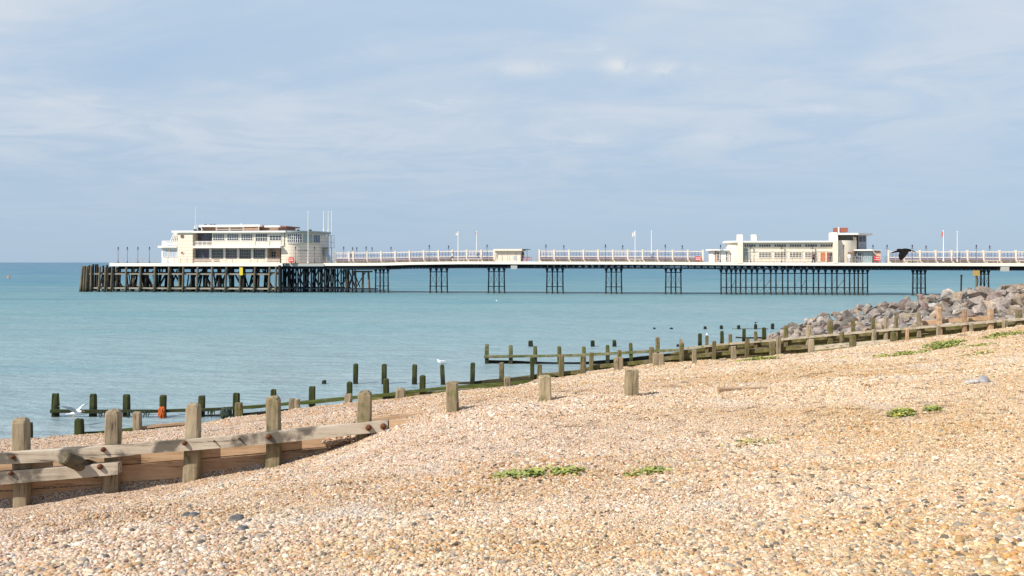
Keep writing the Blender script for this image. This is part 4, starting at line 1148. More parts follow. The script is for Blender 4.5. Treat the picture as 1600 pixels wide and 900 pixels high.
for yb in (.1, 4.1, 8.1):
    us = [440 + 11.5 * i for i in range(11)]
    for i in range(len(us) - 1):
        x0, x1 = S(us[i], yb) - sx0, S(us[i + 1], yb) - sx0
        r_ = rr.uniform(.07, .17)
        if rr.random() < .75: b.bar((x0 + rr.uniform(-.2, .3), yb, .8), (x1, yb, zt - rr.uniform(.3, 1.2)), r_, 4)
        if rr.random() < .7: b.bar((x1, yb + .2, rr.uniform(.6, 1.2)), (x0, yb + .2, zt - .5), r_, 4)
        if rr.random() < .5: b.bar((x0 + .3, yb + .4, -1), (x0 + rr.uniform(0, .6), yb + .4, zt), .16, 6)
    b.box(S(438, yb) - sx0, S(590 if yb < 1 else 548, yb) - sx0, yb - .1, yb + .1, .65, .85)
b.bar((S(556, 1.5) - sx0, 1.6, .9), (S(572, 1.5) - sx0, 1.6, zt - .9), .10, 4); b.bar((S(562, 1.5) - sx0, 1.7, .9), (S(552, 1.5) - sx0, 1.7, zt - .9), .1, 4)
b.build('brace', M['iron'], sub)
b = MB(); b.box(S(438) - sx0, S(604) - sx0, -.25, PW_ + 2, zt - .55, zt + .04); b.build('beam', M['iron'], sub)
b = MB(); b.box(S(552, 1.2) - sx0, S(581, 1.2) - sx0, 1.2, 1.7, zt - 1.15, zt - .85); b.box(S(535, 1.2) - sx0, S(545, 1.2) - sx0, 1.2, 1.7, zt - 1.05, zt - .75); b.build('beam', M['pilewood'], sub)

# railing along the near edge of the deck
def railing(parent, slist_u, yb, org, mat, h=1.08, step=1.27, zf=ztop1, rails=(1.0, .55, .3)):
    b = MB(); s0, s1 = S(slist_u[0], yb), S(slist_u[1], yb); s = s0
    while s <= s1 + .01:
        z = zf(s); b.box(s - .03 - org[0], s + .03 - org[0], yb - .03 - org[1], yb + .03 - org[1], z - org[2], z + h - org[2]); s += step
    n = max(2, int((s1 - s0) / 4))
    for k in range(n):
        a, c = s0 + (s1 - s0) * k / n, s0 + (s1 - s0) * (k + 1) / n
        for r in rails:
            b.bar((a - org[0], yb - org[1], zf(a) + h * r - org[2]), (c - org[0], yb - org[1], zf(c) + h * r - org[2]), .02, 4)
    return b.build('railing', mat, parent)
M['railpaint'] = plain('grey_railing', (.36, .33, .32), rough=.5)
railing(pier, (516, 1700), -.45, po, M['railpaint'])
railing(pier, (516, 1700), PW_ + .05, po, M['railpaint'])
# grey lockers hung below the deck
for (u0, u1, v0, v1) in ((798, 808, 414.8, 420.5), (1564, 1577, 416.6, 424)):
    b = PB(po); b.rect(u0, u1, v0, v1, -.62, .5); b.build('hanging_locker', M['grey'], pier)

# pavilion platform (a wider stage at the seaward end)
PLY = -2.4
b = MB(); zt2 = Z(411.2, 300, PLY)
plat = [(S(181.5, PLY), PLY), (S(442, PLY), PLY), (S(446, PLY), -.62), (S(505, -.5), -.62), (S(505, -.5), 17), (S(190, 17), 17), (S(172, 8), 8)]
b.prism(plat, zt2 - .18, zt2); b.build('platform', M['deckwood'], pier)
b = MB()
zl = Z(409.4, 181, PLY)
b.prism([(S(181, PLY), PLY - .16), (S(442, PLY), PLY - .16), (S(442, PLY), PLY - .01), (S(181, PLY), PLY - .01)], Z(416.0, 300, PLY), lambda x, y: zt2 + .03)
b.prism([(S(181, PLY) - .13, PLY - .16), (S(181, PLY) - .003, PLY - .16), (S(172, 8) - .003, 8), (S(172, 8) - .13, 8)], Z(416.0, 300, PLY), zt2 + .05)
b.build('fascia', M['fascia'], pier)
b = MB(); b.prism([(S(446, -.7), -.72), (S(506, -.7), -.72), (S(506, -.7), -.61), (S(446, -.7), -.61)], Z(416, 480, -.7), Z(412.2, 480, -.7)); b.build('fascia', M['grey'], pier)
railing(pier, (183, 372), PLY + .1, po, M['railpaint'], zf=lambda s: zt2, h=.95, rails=(1.0, .6, .3))
railing(pier, (392, 440), PLY + .1, po, M['railpaint'], zf=lambda s: zt2, h=.95, rails=(1.0, .6, .3))
railing(pier, (448, 514), -.5, po, M['railpaint'], zf=lambda s: zt2)
# beams below the platform
b = MB()
for yb in (-1.8, 3, 8, 13): b.box(S(185, yb), S(443, yb), yb, yb + .35, zt2 - (1.15 if yb > 2 else .7), zt2 - .185)
b.build('beam', M['darkwood'], pier)

# ------------------------------------------------------------------ timber landing stage round the head
ST, so_ = pier_thing('landing_stage', 'weathered timber landing stage wrapped round the seaward end of the pier', 'landing stage', 280, -3.2, 0)
YS = -3.2
def pile(u, vt, ub, yb, r, mat, yb2=None):
    b = MB(); zt = Z(vt, u, yb)
    s1, s0 = S(u, yb) - so_[0], S(ub, yb) - so_[0]; y = yb - so_[1]
    k = 1.5 / max(zt, .1)
    b.bar((s0 - (s1 - s0) * k, y, -1.5), (s1, y, zt), r * 1.12, 8, r * .92)
    return b.build('post', M[mat], ST)
for i, (u, vt, ub) in enumerate(((142.5, 415, 142), (156.5, 416, 154), (165.5, 417, 163.5), (175.5, 416.5, 173.5), (197.5, 417, 196.5), (219.5, 417, 218), (242, 417, 241), (264.3, 417, 263), (286.5, 417, 285.5), (309, 417, 307.5), (331.5, 417, 330.5), (354, 417.5, 352), (376, 416.5, 374.5), (398.5, 417.5, 397), (421.5, 417.5, 420), (431.5, 416, 430.5))):
    pile(u, vt, ub, YS, .20, 'pilewood')
pile(437, 414.5, 437.5, YS, .28, 'darkwood')
for (u, vt, ub, yb, r) in ((129.5, 416, 126, -2.6, .26), (133, 415.5, 131, -2.9, .25), (136.5, 416, 134.5, -3.1, .22), (139, 418, 137, -1.8, .2)):
    pile(u, vt, ub, yb, r, 'pilewood')
b = PB(so_); b.rect(374, 379.3, 418, 430, YS - .24, .05); b.build('marker_plate', M['yellow'], ST)
for (v0, v1, u0, u1) in ((427, 429.3, 139, 433), (449.5, 451.8, 140, 433)):
    b = PB(so_); b.rect(u0, u1, v0, v1, YS + .22, .25, uz=300); b.build('beam', M['beamwood'], ST)
# outer corner: extra piles behind, sticking up above the deck-less corner
rr = random.Random(9)
for u in (140, 145, 149, 152, 161, 168, 172, 178):
    pile(u + rr.uniform(-1, 1), 414 + rr.uniform(-1.5, 3.5), u, rr.uniform(-1, 6), .2, 'darkwood')
for yb in (-.5, 2.5, 6.0, 10.0, 14.5):
    for i in range(15):
        u = 148 + i * 19.4 + rr.uniform(-5, 5)
        if yb > 8 and u < 180: continue
        pile(u, 417.5, u + rr.uniform(-2, 2), yb, .2, 'darkwood' if rr.random() < .72 else 'pilewood')
b = MB()
for yb in (.3, 4.2, 9.0):
    for i in range(12):
        u0 = 152 + i * 23.5; x0, x1 = S(u0, yb) - so_[0], S(u0 + 17, yb) - so_[0]
        if i % 2: x0, x1 = x1, x0
        b.bar((x0, yb - so_[1], .3), (x1, yb - so_[1], 4.1), .15, 4)
    b.box(S(150, yb) - so_[0], S(440, yb) - so_[0], yb - so_[1], yb - so_[1] + .2, 3.3, 3.6)
    b.box(S(150, yb) - so_[0], S(440, yb) - so_[0], yb - so_[1], yb - so_[1] + .2, .5, .8)
for k in range(46):
    u0 = rr.uniform(148, 432); yb = rr.uniform(.5, 13); du = rr.uniform(-9, 9)
    b.bar((S(u0, yb) - so_[0], yb - so_[1], rr.uniform(-.3, .8)), (S(u0 + du, yb) - so_[0], yb - so_[1], rr.uniform(3.4, 4.3)), rr.uniform(.10, .19), 4)
b.build('bracing', M['darkwood'], ST)
b = MB()
for (u0, u1) in ((218, 224), (228, 240), (320, 328), (340, 333), (358, 362)):
    b.bar((S(u0, .1) - so_[0], .1 - so_[1], 3.6), (S(u1, .1) - so_[0], .1 - so_[1], .8), .09, 4)
b.build('bracing', M['pilewood'], ST)

# ------------------------------------------------------------------ seaward pavilion
PV, pvo = pier_thing('pavilion', 'large cream two-storey pavilion with rounded end at the seaward pier head', 'building', 380, 0, zt2)
def wall(org, parent, u0, u1, v0, v1, yf, depth, mat, name='wall', uz=None):
    b = PB(org); b.rect(u0, u1, v0, v1, yf, depth, 0, uz); return b.build(name, M[mat], parent)
def window(org, parent, u0, u1, v0, v1, nx, nyy, yf, frame='white', glass='glass', fw=.09, name='window'):
    """frame with glazing bars standing proud of a pane sheet"""
    b = PB(org); uz = (u0 + u1) / 2
    x0, x1 = S(u0, yf) - org[0], S(u1, yf) - org[0]; z0, z1 = Z(v1, uz, yf) - org[2], Z(v0, uz, yf) - org[2]; y = yf - org[1]
    for i in range(nx + 1):
        x = x0 + (x1 - x0) * i / nx; h_ = fw if i in (0, nx) else fw * .6
        b.box(x - h_ / 2, x + h_ / 2, y - .09, y - .012, z0 - .03, z1 + .03)
    for i in range(nyy + 1):
        z_ = z0 + (z1 - z0) * i / nyy; h_ = fw if i in (0, nyy) else fw * .6
        b.box(x0 + .002, x1 - .002, y - .085, y - .014, z_ - h_ / 2, z_ + h_ / 2)
    w_ = b.build(name, M[frame], parent)
    p = MB(); p.box(x0, x1, y - .04, y + .05, z0, z1); p.build('pane', M[glass], w_)
    return w_
# footprint pieces
zb_ = 411.5
# left single-storey wing with rounded seaward corner
xl, xr_ = S(247.5, .4) - pvo[0], S(279, .4) - pvo[0]; rad = 1.6
poly = [(xr_, .4), (xr_, 10.5), (xl + .4, 10.5)] + [(xl + rad - rad * math.sin(t), .4 + rad - rad * math.cos(t)) for t in np.linspace(math.pi / 2, 0, 7)]
zq = lambda v, u=260, y=.4: Z(v, u, y) - pvo[2]
b = MB(); b.prism(poly, 0, zq(387)); b.build('wall', M['white'], PV)
poly2 = [(xr_, -.3), (xr_, 11), (xl - .5, 11)] + [(xl - .55 + 2.0 - 2.0 * math.sin(t), -.3 + 2.0 - 2.0 * math.cos(t)) for t in np.linspace(math.pi / 2, 0, 7)]
b = MB(); b.prism(poly2, zq(387), zq(384.2)); b.build('canopy', M['white'], PV)
# terrace balustrade on that wing
b = MB()
pl = [(xl + rad - rad * math.sin(t), .5 + rad - rad * math.cos(t)) for t in np.linspace(math.pi / 2, 0, 7)] + [(xr_ - .1, .5)]
for (p, q_) in zip(pl[:-1], pl[1:]):
    for zz, h_ in ((.12, .24), (.45, .16), (.80, .14)):
        b.add([(p[0], p[1], zq(384) + zz * 1), (q_[0], q_[1], zq(384) + zz), (q_[0], q_[1], zq(384) + zz + h_), (p[0], p[1], zq(384) + zz + h_),
               (p[0] + .05, p[1] + .07, zq(384) + zz), (q_[0] + .05, q_[1] + .07, zq(384) + zz), (q_[0] + .05, q_[1] + .07, zq(384) + zz + h_), (p[0] + .05, p[1] + .07, zq(384) + zz + h_)],
              [(0, 1, 2, 3), (5, 4, 7, 6), (3, 2, 6, 7), (0, 4, 5, 1)])
for p in pl: b.bar((p[0] + .03, p[1] + .04, zq(384)), (p[0] + .03, p[1] + .04, zq(384) + .95), .05, 4)
b.box(xl + 2.7, xr_ - .1, .62, .7, zq(384) + .02, zq(384) + .82)
b.build('balustrade', M['white'], PV)
window(pvo, PV, 255, 263, 389.5, 402, 2, 1, .4, 'white', 'bluewhite')
window(pvo, PV, 265, 277, 390, 402, 2, 1, .4, 'white', 'bluewhite')
# slanted glazing of the upper lounge over the wing
b = MB(); x0, x1 = S(266.5, 1.5) - pvo[0], S(278.5, 1.5) - pvo[0]
for i in range(4):
    a0 = x0 + (x1 - x0) * i / 4
    lean = .8 * (1 - i / 4)
    b.add([(a0 + .1, 1.5, zq(376.5)), (a0 + (x1 - x0) / 4 - .12, 1.5, zq(376.5)), (a0 + (x1 - x0) / 4 - .12 + lean * .8, 1.5, zq(364.2)), (a0 + .1 + lean, 1.5, zq(364.2)),
           (a0 + .1, 6.5, zq(376.5)), (a0 + (x1 - x0) / 4 - .12, 6.5, zq(376.5)), (a0 + (x1 - x0) / 4 - .12 + lean * .8, 6.5, zq(364.2)), (a0 + .1 + lean, 6.5, zq(364.2))],
          [(0, 1, 2, 3), (1, 5, 6, 2), (5, 4, 7, 6), (4, 0, 3, 7), (3, 2, 6, 7)])
w_ = b.build('pane', M['glass'], None)
b = MB()
for i in range(5):
    a0 = x0 + (x1 - x0) * i / 4; lean = .8 * (1 - i / 4)
    b.bar((a0, 1.45, zq(377)), (a0 + lean, 1.45, zq(364)), .11, 4)
fr = b.build('window', M['white'], PV); w_.parent = fr
wall(pvo, PV, 268, 302, 360.3, 363.6, -.7, 10, 'white', 'roof')
# tower with two portholes
wall(pvo, PV, 277.5, 301, 363.8, zb_, -.35, 8, 'siding', uz=289)
for v in (369.3, 395.0):
    b = MB(); x = S(284.8, -.35) - pvo[0]; z_ = Z(v, 285, -.35) - pvo[2]; n = 18
    ring = []
    for rr_, y_ in ((.34, -.36), (.34, -.44), (.23, -.44), (.23, -.38)):
        ring += [(x + rr_ * math.cos(2 * math.pi * i / n), y_, z_ + rr_ * math.sin(2 * math.pi * i / n)) for i in range(n)]
    b.add(ring, [(k * n + i, k * n + (i + 1) % n, (k + 1) * n + (i + 1) % n, (k + 1) * n + i) for k in range(3) for i in range(n)])
    p_ = b.build('porthole', M['siding' if v > 380 else 'brown'], PV)
    b = MB(); b.add([(x + .24 * math.cos(2 * math.pi * i / n), -.40, z_ + .24 * math.sin(2 * math.pi * i / n)) for i in range(n)], [tuple(range(n))])
    b.build('pane', M['brown'], p_)
# main block, both storeys
xm0, xm1 = S(301, .6), S(446, .6)
wall(pvo, PV, 331.5, 446, 363.5, 386, .0, 13, 'siding', uz=380)               # upper storey
wall(pvo, PV, 301.2, 331.3, 363.5, 386, 1.6, 10, 'brown', uz=315)             # recessed balcony back wall
wall(pvo, PV, 301.2, 417, 386, zb_, 1.0, 12, 'cream', uz=360)                # ground floor set back under the canopy
wall(pvo, PV, 301.2, 446, 360.6, 363.4, -.8, 15, 'white', 'roof', 380)
wall(pvo, PV, 301.2, 438, 384.2, 387.4, -1.0, 1.95, 'white', 'canopy', 370)
window(pvo, PV, 311.5, 330.5, 365.5, 377.5, 5, 1, 1.58, 'frameblue', 'glass')
b = PB(pvo)
for v in (376.8, 379.0, 381.2, 383.2): b.rect(302, 331.2, v, v + .9, -.05, .06, uz=316)
for u in (302, 309, 316, 323, 331): b.rect(u - .3, u + .3, 376.5, 384.4, -.04, .04)
b.build('balustrade', M['white'], PV)
for (u0, u1) in ((333, 351), (355, 373), (377, 395)):
    window(pvo, PV, u0, u1, 365.5, 376, 5, 3, .0)
window(pvo, PV, 399.5, 418, 365, 377, 5, 2, .0); window(pvo, PV, 421.5, 440, 367.8, 376, 4, 2, .0)
b = PB(pvo); b.rect(396.3, 398.2, 363.6, 384, -.12, .1, uz=397); b.rect(419, 420.8, 363.6, 384, -.12, .1); b.rect(441, 443.4, 363.6, 384, -.12, .1); b.build('pilaster', M['cream'], PV)
for (u0, u1) in ((304, 308.5), (309.5, 326.5), (330.5, 348.5), (352.5, 370), (374, 392), (396, 414)):
    window(pvo, PV, u0, u1, 389.8, 404, 2 if u1 - u0 < 6 else 5, 3, .98, 'frameblue' if u0 < 310 else 'grey', 'glass', fw=.07)
for u in (328.5, 350.5, 372, 394, 416):
    b = PB(pvo); b.rect(u - 1.5, u + 1.5, 387.4, zb_, .55, .4); b.build('pillar', M['white'], PV)
# porch with door
wall(pvo, PV, 417, 438, 387, zb_, 2.6, 8, 'pink')
wall(pvo, PV, 419, 438.5, 385.2, 387.6, -.9, 3.5, 'white', 'canopy')
window(pvo, PV, 424, 431.5, 392.5, 406.5, 2, 3, 2.58, 'white', 'glass', name='door')
b = PB(pvo); b.rect(302, 437, 404.5, 411.4, -.15, .12, uz=370); b.build('low_wall', M['cream'], PV)
b = PB(pvo)
for v in (405.4, 407.8): b.rect(302, 330, v, v + 1, -.2, .04, 0, 316); b.rect(334, 342, v, v + 1, -.2, .04); b.rect(417, 437, v, v + .9, -.2, .04)
b.build('band', M['brown'], PV)
# rounded end block
xc0 = S(439.5, .0) - pvo[0]; xe = S(513.0, 10.5) - pvo[0]
rx = xe - xc0 - 1.2; ry = 6.2
arc = [(xc0 + 1.2 + rx * math.sin(t), ry - ry * math.cos(t)) for t in np.linspace(0, math.pi / 2, 19)]
foot = [(xc0, 0.0)] + arc + [(xe, 11.0), (xc0, 11.0)]
zz = lambda v: Z(v, 470, 1.0) - pvo[2]
def arcp(off):
    return [(xc0, -off)] + [(xc0 + 1.2 + (rx + off) * math.sin(t), ry - (ry + off) * math.cos(t)) for t in np.linspace(0, math.pi / 2, 19)]
b = MB(); b.prism(foot, 0, zz(363.6)); b.build('wall', M['siding'], PV)
b = MB(); b.prism(arcp(.45) + [(xe + .45, 11.4), (xc0, 11.4)], zz(363.4), zz(360.6)); b.build('roof', M['grey'], PV)
def arc_band(name, k0, k1, off, v0, v1, mat, parent, bars=None, barmat=None):
    a, o_ = arcp(off), arcp(off - .06)
    pts_ = a[k0:k1 + 1]; ins = o_[k0:k1 + 1]
    b = MB(); n = len(pts_); z0, z1 = zz(v1), zz(v0)
    v = [(p[0], p[1], z0) for p in pts_] + [(p[0], p[1], z1) for p in pts_] + [(p[0], p[1], z0) for p in ins] + [(p[0], p[1], z1) for p in ins]
    f = []
    for i in range(n - 1):
        f += [(i, i + 1, n + i + 1, n + i), (2 * n + i + 1, 2 * n + i, 3 * n + i, 3 * n + i + 1), (n + i, n + i + 1, 3 * n + i + 1, 3 * n + i), (i + 1, i, 2 * n + i, 2 * n + i + 1)]
    b.add(v, f)
    fr_ = b.build(name, mat, parent)
    return fr_
def arc_window(k0, k1, v0, v1, nrow, glass, frame):
    a = arcp(.09)[k0:k1 + 1]
    b = MB()
    for p in a: b.bar((p[0], p[1], zz(v1)), (p[0], p[1], zz(v0)), .07, 4)
    for r_ in range(nrow + 1):
        z_ = zz(v1) + (zz(v0) - zz(v1)) * r_ / nrow
        for (p, q_) in zip(a[:-1], a[1:]): b.bar((p[0], p[1], z_), (q_[0], q_[1], z_), .055, 4)
    fr_ = b.build('window', M[frame], PV)
    arc_band('pane', k0, k1, .05, v0, v1, M[glass], fr_)
arc_window(1, 8, 365.6, 378.6, 3, 'glass', 'white')
arc_window(9, 13, 366.5, 378.6, 1, 'paleglass', 'grey')  # grey frame: shade on the turning wall put into its colour
arc_window(14, 18, 366.5, 378.6, 1, 'glass', 'bluewhite')  # bluish shadow of the end put into the frame colour
arc_band('string_course', 1, 19, .14, 379.4, 380.8, M['cream'], PV)
b = MB(); a = arcp(.06)
for k in (6, 7, 8, 9, 10):
    p, q_ = a[k], a[k + 1]; z_ = zz(391)
    m0 = (p[0] * .75 + q_[0] * .25, p[1] * .75 + q_[1] * .25); m1 = (p[0] * .3 + q_[0] * .7, p[1] * .3 + q_[1] * .7)
    b.bar((m0[0], m0[1], z_), (m1[0], m1[1], z_), .1, 4)
b.build('vent', M['frameblue'], PV)
# end wall's bluish shadow put into the colour of balcony frame and outside stair
xs_ = xe
b = MB()
b.box(xs_ + .02, xs_ + 1.3, 6.8, 7.0, zz(386.5), zz(385.2)); b.box(xs_ + .02, xs_ + 1.25, 6.5, 10.6, zz(386.5), zz(386))
for yy in (6.4, 8.4, 10.4): b.bar((xs_ + 1.2, yy, zz(386)), (xs_ + 1.2, yy, zz(365)), .05, 4)
b.bar((xs_ + 1.2, 6.6, zz(366)), (xs_ + 1.2, 10.4, zz(366)), .05, 4); b.bar((xs_ + 1.2, 6.6, zz(377)), (xs_ + 1.2, 10.4, zz(377)), .05, 4); b.bar((xs_, 6.6, zz(366)), (xs_ + 1.2, 6.6, zz(366)), .05, 4); b.bar((xs_, 6.6, zz(377)), (xs_ + 1.2, 6.6, zz(377)), .05, 4)
b.build('balcony', M['bluewhite'], PV)
b = MB()
for i in range(14):
    t = i / 14; b.box(xs_ + .1 + t * 1.5, xs_ + .1 + (t + 1 / 14) * 1.5, 7.5, 8.7, zz(390) * (1 - t) - .05, zz(390) * (1 - t) + .1)
b.bar((xs_ + .1, 7.5, zz(390) + .9), (xs_ + 1.7, 7.5, .9), .05, 4); b.bar((xs_ + .1, 7.45, zz(390)), (xs_ + 1.7, 7.45, 0), .12, 4)
b.build('stair', M['bluewhite'], PV)
# clerestory on the roof
wall(pvo, PV, 313.5, 405, 354.4, 360.8, 3.0, 6, 'brown', 'clerestory', 360)
wall(pvo, PV, 310.5, 406, 351.2, 354.2, 2.0, 8, 'white', 'roof', 360)
wall(pvo, PV, 406.5, 446, 355.2, 361, 3.6, 5, 'brown', 'clerestory', 425)
wall(pvo, PV, 413, 436.5, 352.4, 355.0, 2.4, 6.5, 'white', 'roof', 425)
wall(pvo, PV, 405.9, 447.5, 353.2, 355.1, 3.2, 6.8, 'redbrown', 'roof', 425)
b = PB(pvo)
for (u0, u1) in ((313, 316), (337, 339.2), (357.5, 360), (379, 381), (403, 405)): b.rect(u0, u1, 354.3, 360.7, 2.94, .05)
b.rect(339, 379, 354.3, 355.3, 2.94, .05, uz=360); b.rect(339, 379, 357.6, 359.0, 2.95, .05, uz=360)
b.build('clerestory_frame', M['white'], PV)
b = PB(pvo); b.rect(421, 435, 355.8, 360.4, 3.5, .08); b.build('panel', M['pink'], PV)
b = PB(pvo); b.rect(381, 404, 356, 360.2, 2.95, .04); b.build('panel', M['pink'], PV)
# roof-top bits
b = MB()
for (u, v0, v1, r_) in ((305.3, 323, 360, .035), (307.8, 351, 360, .06), (304, 353, 360, .09), (377, 348.5, 352, .09)):
    x = S(u, 2.4) - pvo[0]; b.bar((x, 2.4, Z(v1, u, 2.4) - pvo[2]), (x, 2.4, Z(v0, u, 2.4) - pvo[2]), r_, 6)
b.build('aerial', M['white'], PV)
b = PB(pvo)
b.rect(302.5, 305.5, 358.2, 360.4, 2, .5); b.rect(309.5, 312, 355.5, 360.4, 2, .5)
for u in (320, 329, 334): b.rect(u - 1, u + 1, 350, 351.1, 3, .5)
for u in (465, 484): b.rect(u - 1.3, u + 1.3, 358.6, 360.5, 4, .6)
b.build('vent', M['iron'], PV)

# flagpoles by the pavilion
def flagpole(u, v0, v1, yb, r, label, flag=None, group='tall white poles on the pier'):
    z0 = Z(v1, u, yb)
    o, org = pier_thing('flagpole', label, 'flagpole', u, yb, z0, group)
    b = MB(); h = Z(v0, u, yb) - z0
    b.bar((0, 0, 0), (0, 0, h), r, 8, r * .6); b.bar((0, 0, h), (0, 0, h + .12), r * 1.4, 8, r * .5); b.bar((0, 0, 0), (0, 0, .3), r * 2, 8, r * 1.3)
    b.build('pole', M['white'], o)
    if flag:
        mt, side, w_, hh = flag
        b = MB(); v = []; nx_ = 6
        for i in range(nx_ + 1):
            t = i / nx_; x = side * (r * .7 + w_ * t); y = .08 * math.sin(t * 6) * w_
            v += [(x, y, h - .05 - .25 * t * hh), (x, y, h - .05 - hh - .35 * t * hh), (x, y + .012, h - .05 - hh - .35 * t * hh), (x, y + .012, h - .05 - .25 * t * hh)]
        f = [(k * 4 + i, k * 4 + (i + 1) % 4, (k + 1) * 4 + (i + 1) % 4, (k + 1) * 4 + i) for k in range(nx_) for i in range(4)] + [(3, 2, 1, 0), tuple(nx_ * 4 + i for i in range(4))]
        b.add(v, f); b.build('flag', M[mt], o)
    return o
flagpole(481.5, 331, 411.5, -.6, .085, 'tall white pole standing in front of the rounded pavilion end')
flagpole(506, 331.5, 361, 7.5, .085, 'left of three white poles close together on the pavilion roof edge')
flagpole(513, 331.5, 361.4, 10, .08, 'middle of three white poles close together at the pavilion end')
flagpole(518.2, 330.5, 411.5, 9.5, .085, 'rightmost of three white poles close together, reaching down to the deck')
flagpole(716, 363, 411, .1, .11, 'thick white pole with small pale flag left of the kiosk', ('flagpale', -1, .35, .42))
flagpole(744.8, 362, 398, 3.8, .09, 'thinner white pole with tiny flag between thick pole and kiosk', ('flagred', -1, .2, .35))
flagpole(992.5, 361.5, 409.5, .1, .08, 'white pole with red and pale flag right of the kiosk', ('flagpale', -1, .45, .7))
flagpole(1018, 361.5, 397, 3.8, .085, 'bare white pole right of the pole with a flag')
flagpole(1474.2, 361, 408, .1, .085, 'white pole with a red flag near the right end', ('flagred', -1, .25, .75))
flagpole(1495.7, 362, 409, 2.6, .07, 'thin bare white pole near the right end')

# ------------------------------------------------------------------ windscreens along the deck
def windscreen(label, posts, yb, name='windscreen'):
    uc = (posts[0] + posts[-1]) / 2
    o, org = pier_thing(name, label, 'windscreen', uc, yb, 0, 'glazed windscreens along the pier')
    H = 2.15
    mp_ = MB(); mp_.box(-.14, .14, -.14, .14, 0, H); mp_.box(-.17, .17, -.17, .17, H - .12, H + .03); pm = mp_.mesh('post', M['cream'])
    for u in posts:
        s = S(u, yb); obj('post', pm, o, (s - org[0], 0, ztop1(s)))
    for k, (a, c) in enumerate(zip(posts[:-1], posts[1:])):
        s0, s1 = S(a, yb) + .15, S(c, yb) - .15; z0, z1 = ztop1(s0), ztop1(s1); zm = (z0 + z1) / 2
        x0, x1 = s0 - org[0], s1 - org[0]
        def sl_bar(b, d0, d1, y0, y1):
            b.add([(x0, y0, z0 + d0), (x1, y0, z1 + d0), (x1, y1, z1 + d0), (x0, y1, z0 + d0), (x0, y0, z0 + d1), (x1, y0, z1 + d1), (x1, y1, z1 + d1), (x0, y1, z0 + d1)],
                  [(0, 3, 2, 1), (4, 5, 6, 7), (0, 1, 5, 4), (1, 2, 6, 5), (2, 3, 7, 6), (3, 0, 4, 7)])
        b = MB(); sl_bar(b, 1.83, 1.97, -.06, .06); sl_bar(b, .86, .98, -.06, .06); sl_bar(b, 0, .45, -.10, .10)
        panel = b.build('panel', M['cream'], o)
        b = MB(); n = 4; rr_ = random.Random(k * 7 + int(a))
        for i in range(n + 1):
            x = x0 + (x1 - x0) * i / n; zz_ = z0 + (z1 - z0) * i / n
            b.box(x - .03, x + .03, -.04, .04, zz_ + .97, zz_ + 1.84)
        sl_bar(b, 1.36, 1.41, -.035, .035)
        sl_bar(b, .62, .86, -.2, -.12)
        b.build('glazing_bar', M['frameblue'], panel)
        b = MB(); sl_bar(b, .99, 1.82, -.01, .01); b.build('pane', M['screen' if rr_.random() < .8 else 'bluewhite'], panel)
        b = MB(); sl_bar(b, .45, .52, -.65, -.15)
        for x in (x0 + .3, x1 - .3): b.box(x - .04, x + .04, -.6, -.5, zm - .05, zm + .45)
        b.build('bench', M['bench' if rr_.random() < .7 else 'cream'], panel)
    return o
# real glass that lets the sky behind through
for key in ('screen',):
    m = M[key]; bs = m.node_tree.nodes['Principled BSDF']; bs.inputs['Alpha'].default_value = .16
windscreen('glazed windscreen bays between the pavilion and the kiosk', [523.5, 545.5, 552, 573.5, 595.5, 617.5, 640, 662.3, 685, 707, 729.5, 752, 772], 3.2)
windscreen('glazed windscreen bays between the kiosk and the middle pavilion', [842.8, 865.8, 889, 911.7, 934.5, 957.5, 980.8, 1004, 1027.3, 1050.8, 1074.5, 1098], 3.2)
windscreen('glazed windscreen bays at the right end of the pier', [1388, 1412, 1437, 1461.7, 1486.5, 1511.3, 1536.5, 1561.5, 1587, 1612, 1638, 1664], 3.2)

# ------------------------------------------------------------------ kiosk
KO, ko = pier_thing('kiosk', 'small flat-roofed cream kiosk halfway along the pier', 'kiosk', 794, 1.2, ztop1(S(794, 1.2)))
wall(ko, KO, 774, 813.5, 392, 409.6, 1.2, 3.6, 'cream')
wall(ko, KO, 771, 815.5, 389, 391.9, .6, 4.8, 'cream', 'roof')
wall(ko, KO, 813.6, 819, 394, 405, 2.6, .1, 'redbrown', 'panel')
b = PB(ko)
for u in (816, 823.5): b.rect(u - .3, u + .3, 389.8, 409, 1.4, .1); b.rect(u - .3, u + .3, 389.8, 409, 5, .1)
b.rect(815.6, 824, 389, 389.8, 1.2, 4); b.build('frame', M['lampiron'], KO)
b = PB(ko)
for u in (784, 793, 806): b.rect(u - .2, u + .2, 393, 409, 1.17, .04)
b.rect(802.2, 807, 400, 406, 1.16, .06); b.build('door', M['bluewhite'], KO)
bo, bo_ = pier_thing('bench', 'red bench at the open right end of the kiosk', 'bench', 822, 1.6, ztop1(S(822, 1.6)))
b = PB(bo_); b.rect(814, 831, 404.4, 405.3, 1.6, .5); b.rect(814, 831, 401.6, 402.4, 2.1, .08); b.build('seat', M['red'], bo)
b = PB(bo_)
for u in (815, 822, 830): b.rect(u - .3, u + .3, 405.3, 409.2, 1.7, .3)
b.build('leg', M['red'], bo)

# ------------------------------------------------------------------ middle pavilion
zmid = ztop1(S(1230, 0))
MP, mo = pier_thing('pavilion', 'long low cream pavilion with tall rounded fins in the middle of the pier', 'building', 1230, 0, zmid)
zb_ = 411.6
YM = .3
wall(mo, MP, 1160.5, 1303, 379, zb_, YM, 6.5, 'siding', uz=1230)
wall(mo, MP, 1160, 1303, 376.3, 378.8, YM - .8, 8.2, 'white', 'roof', 1230)
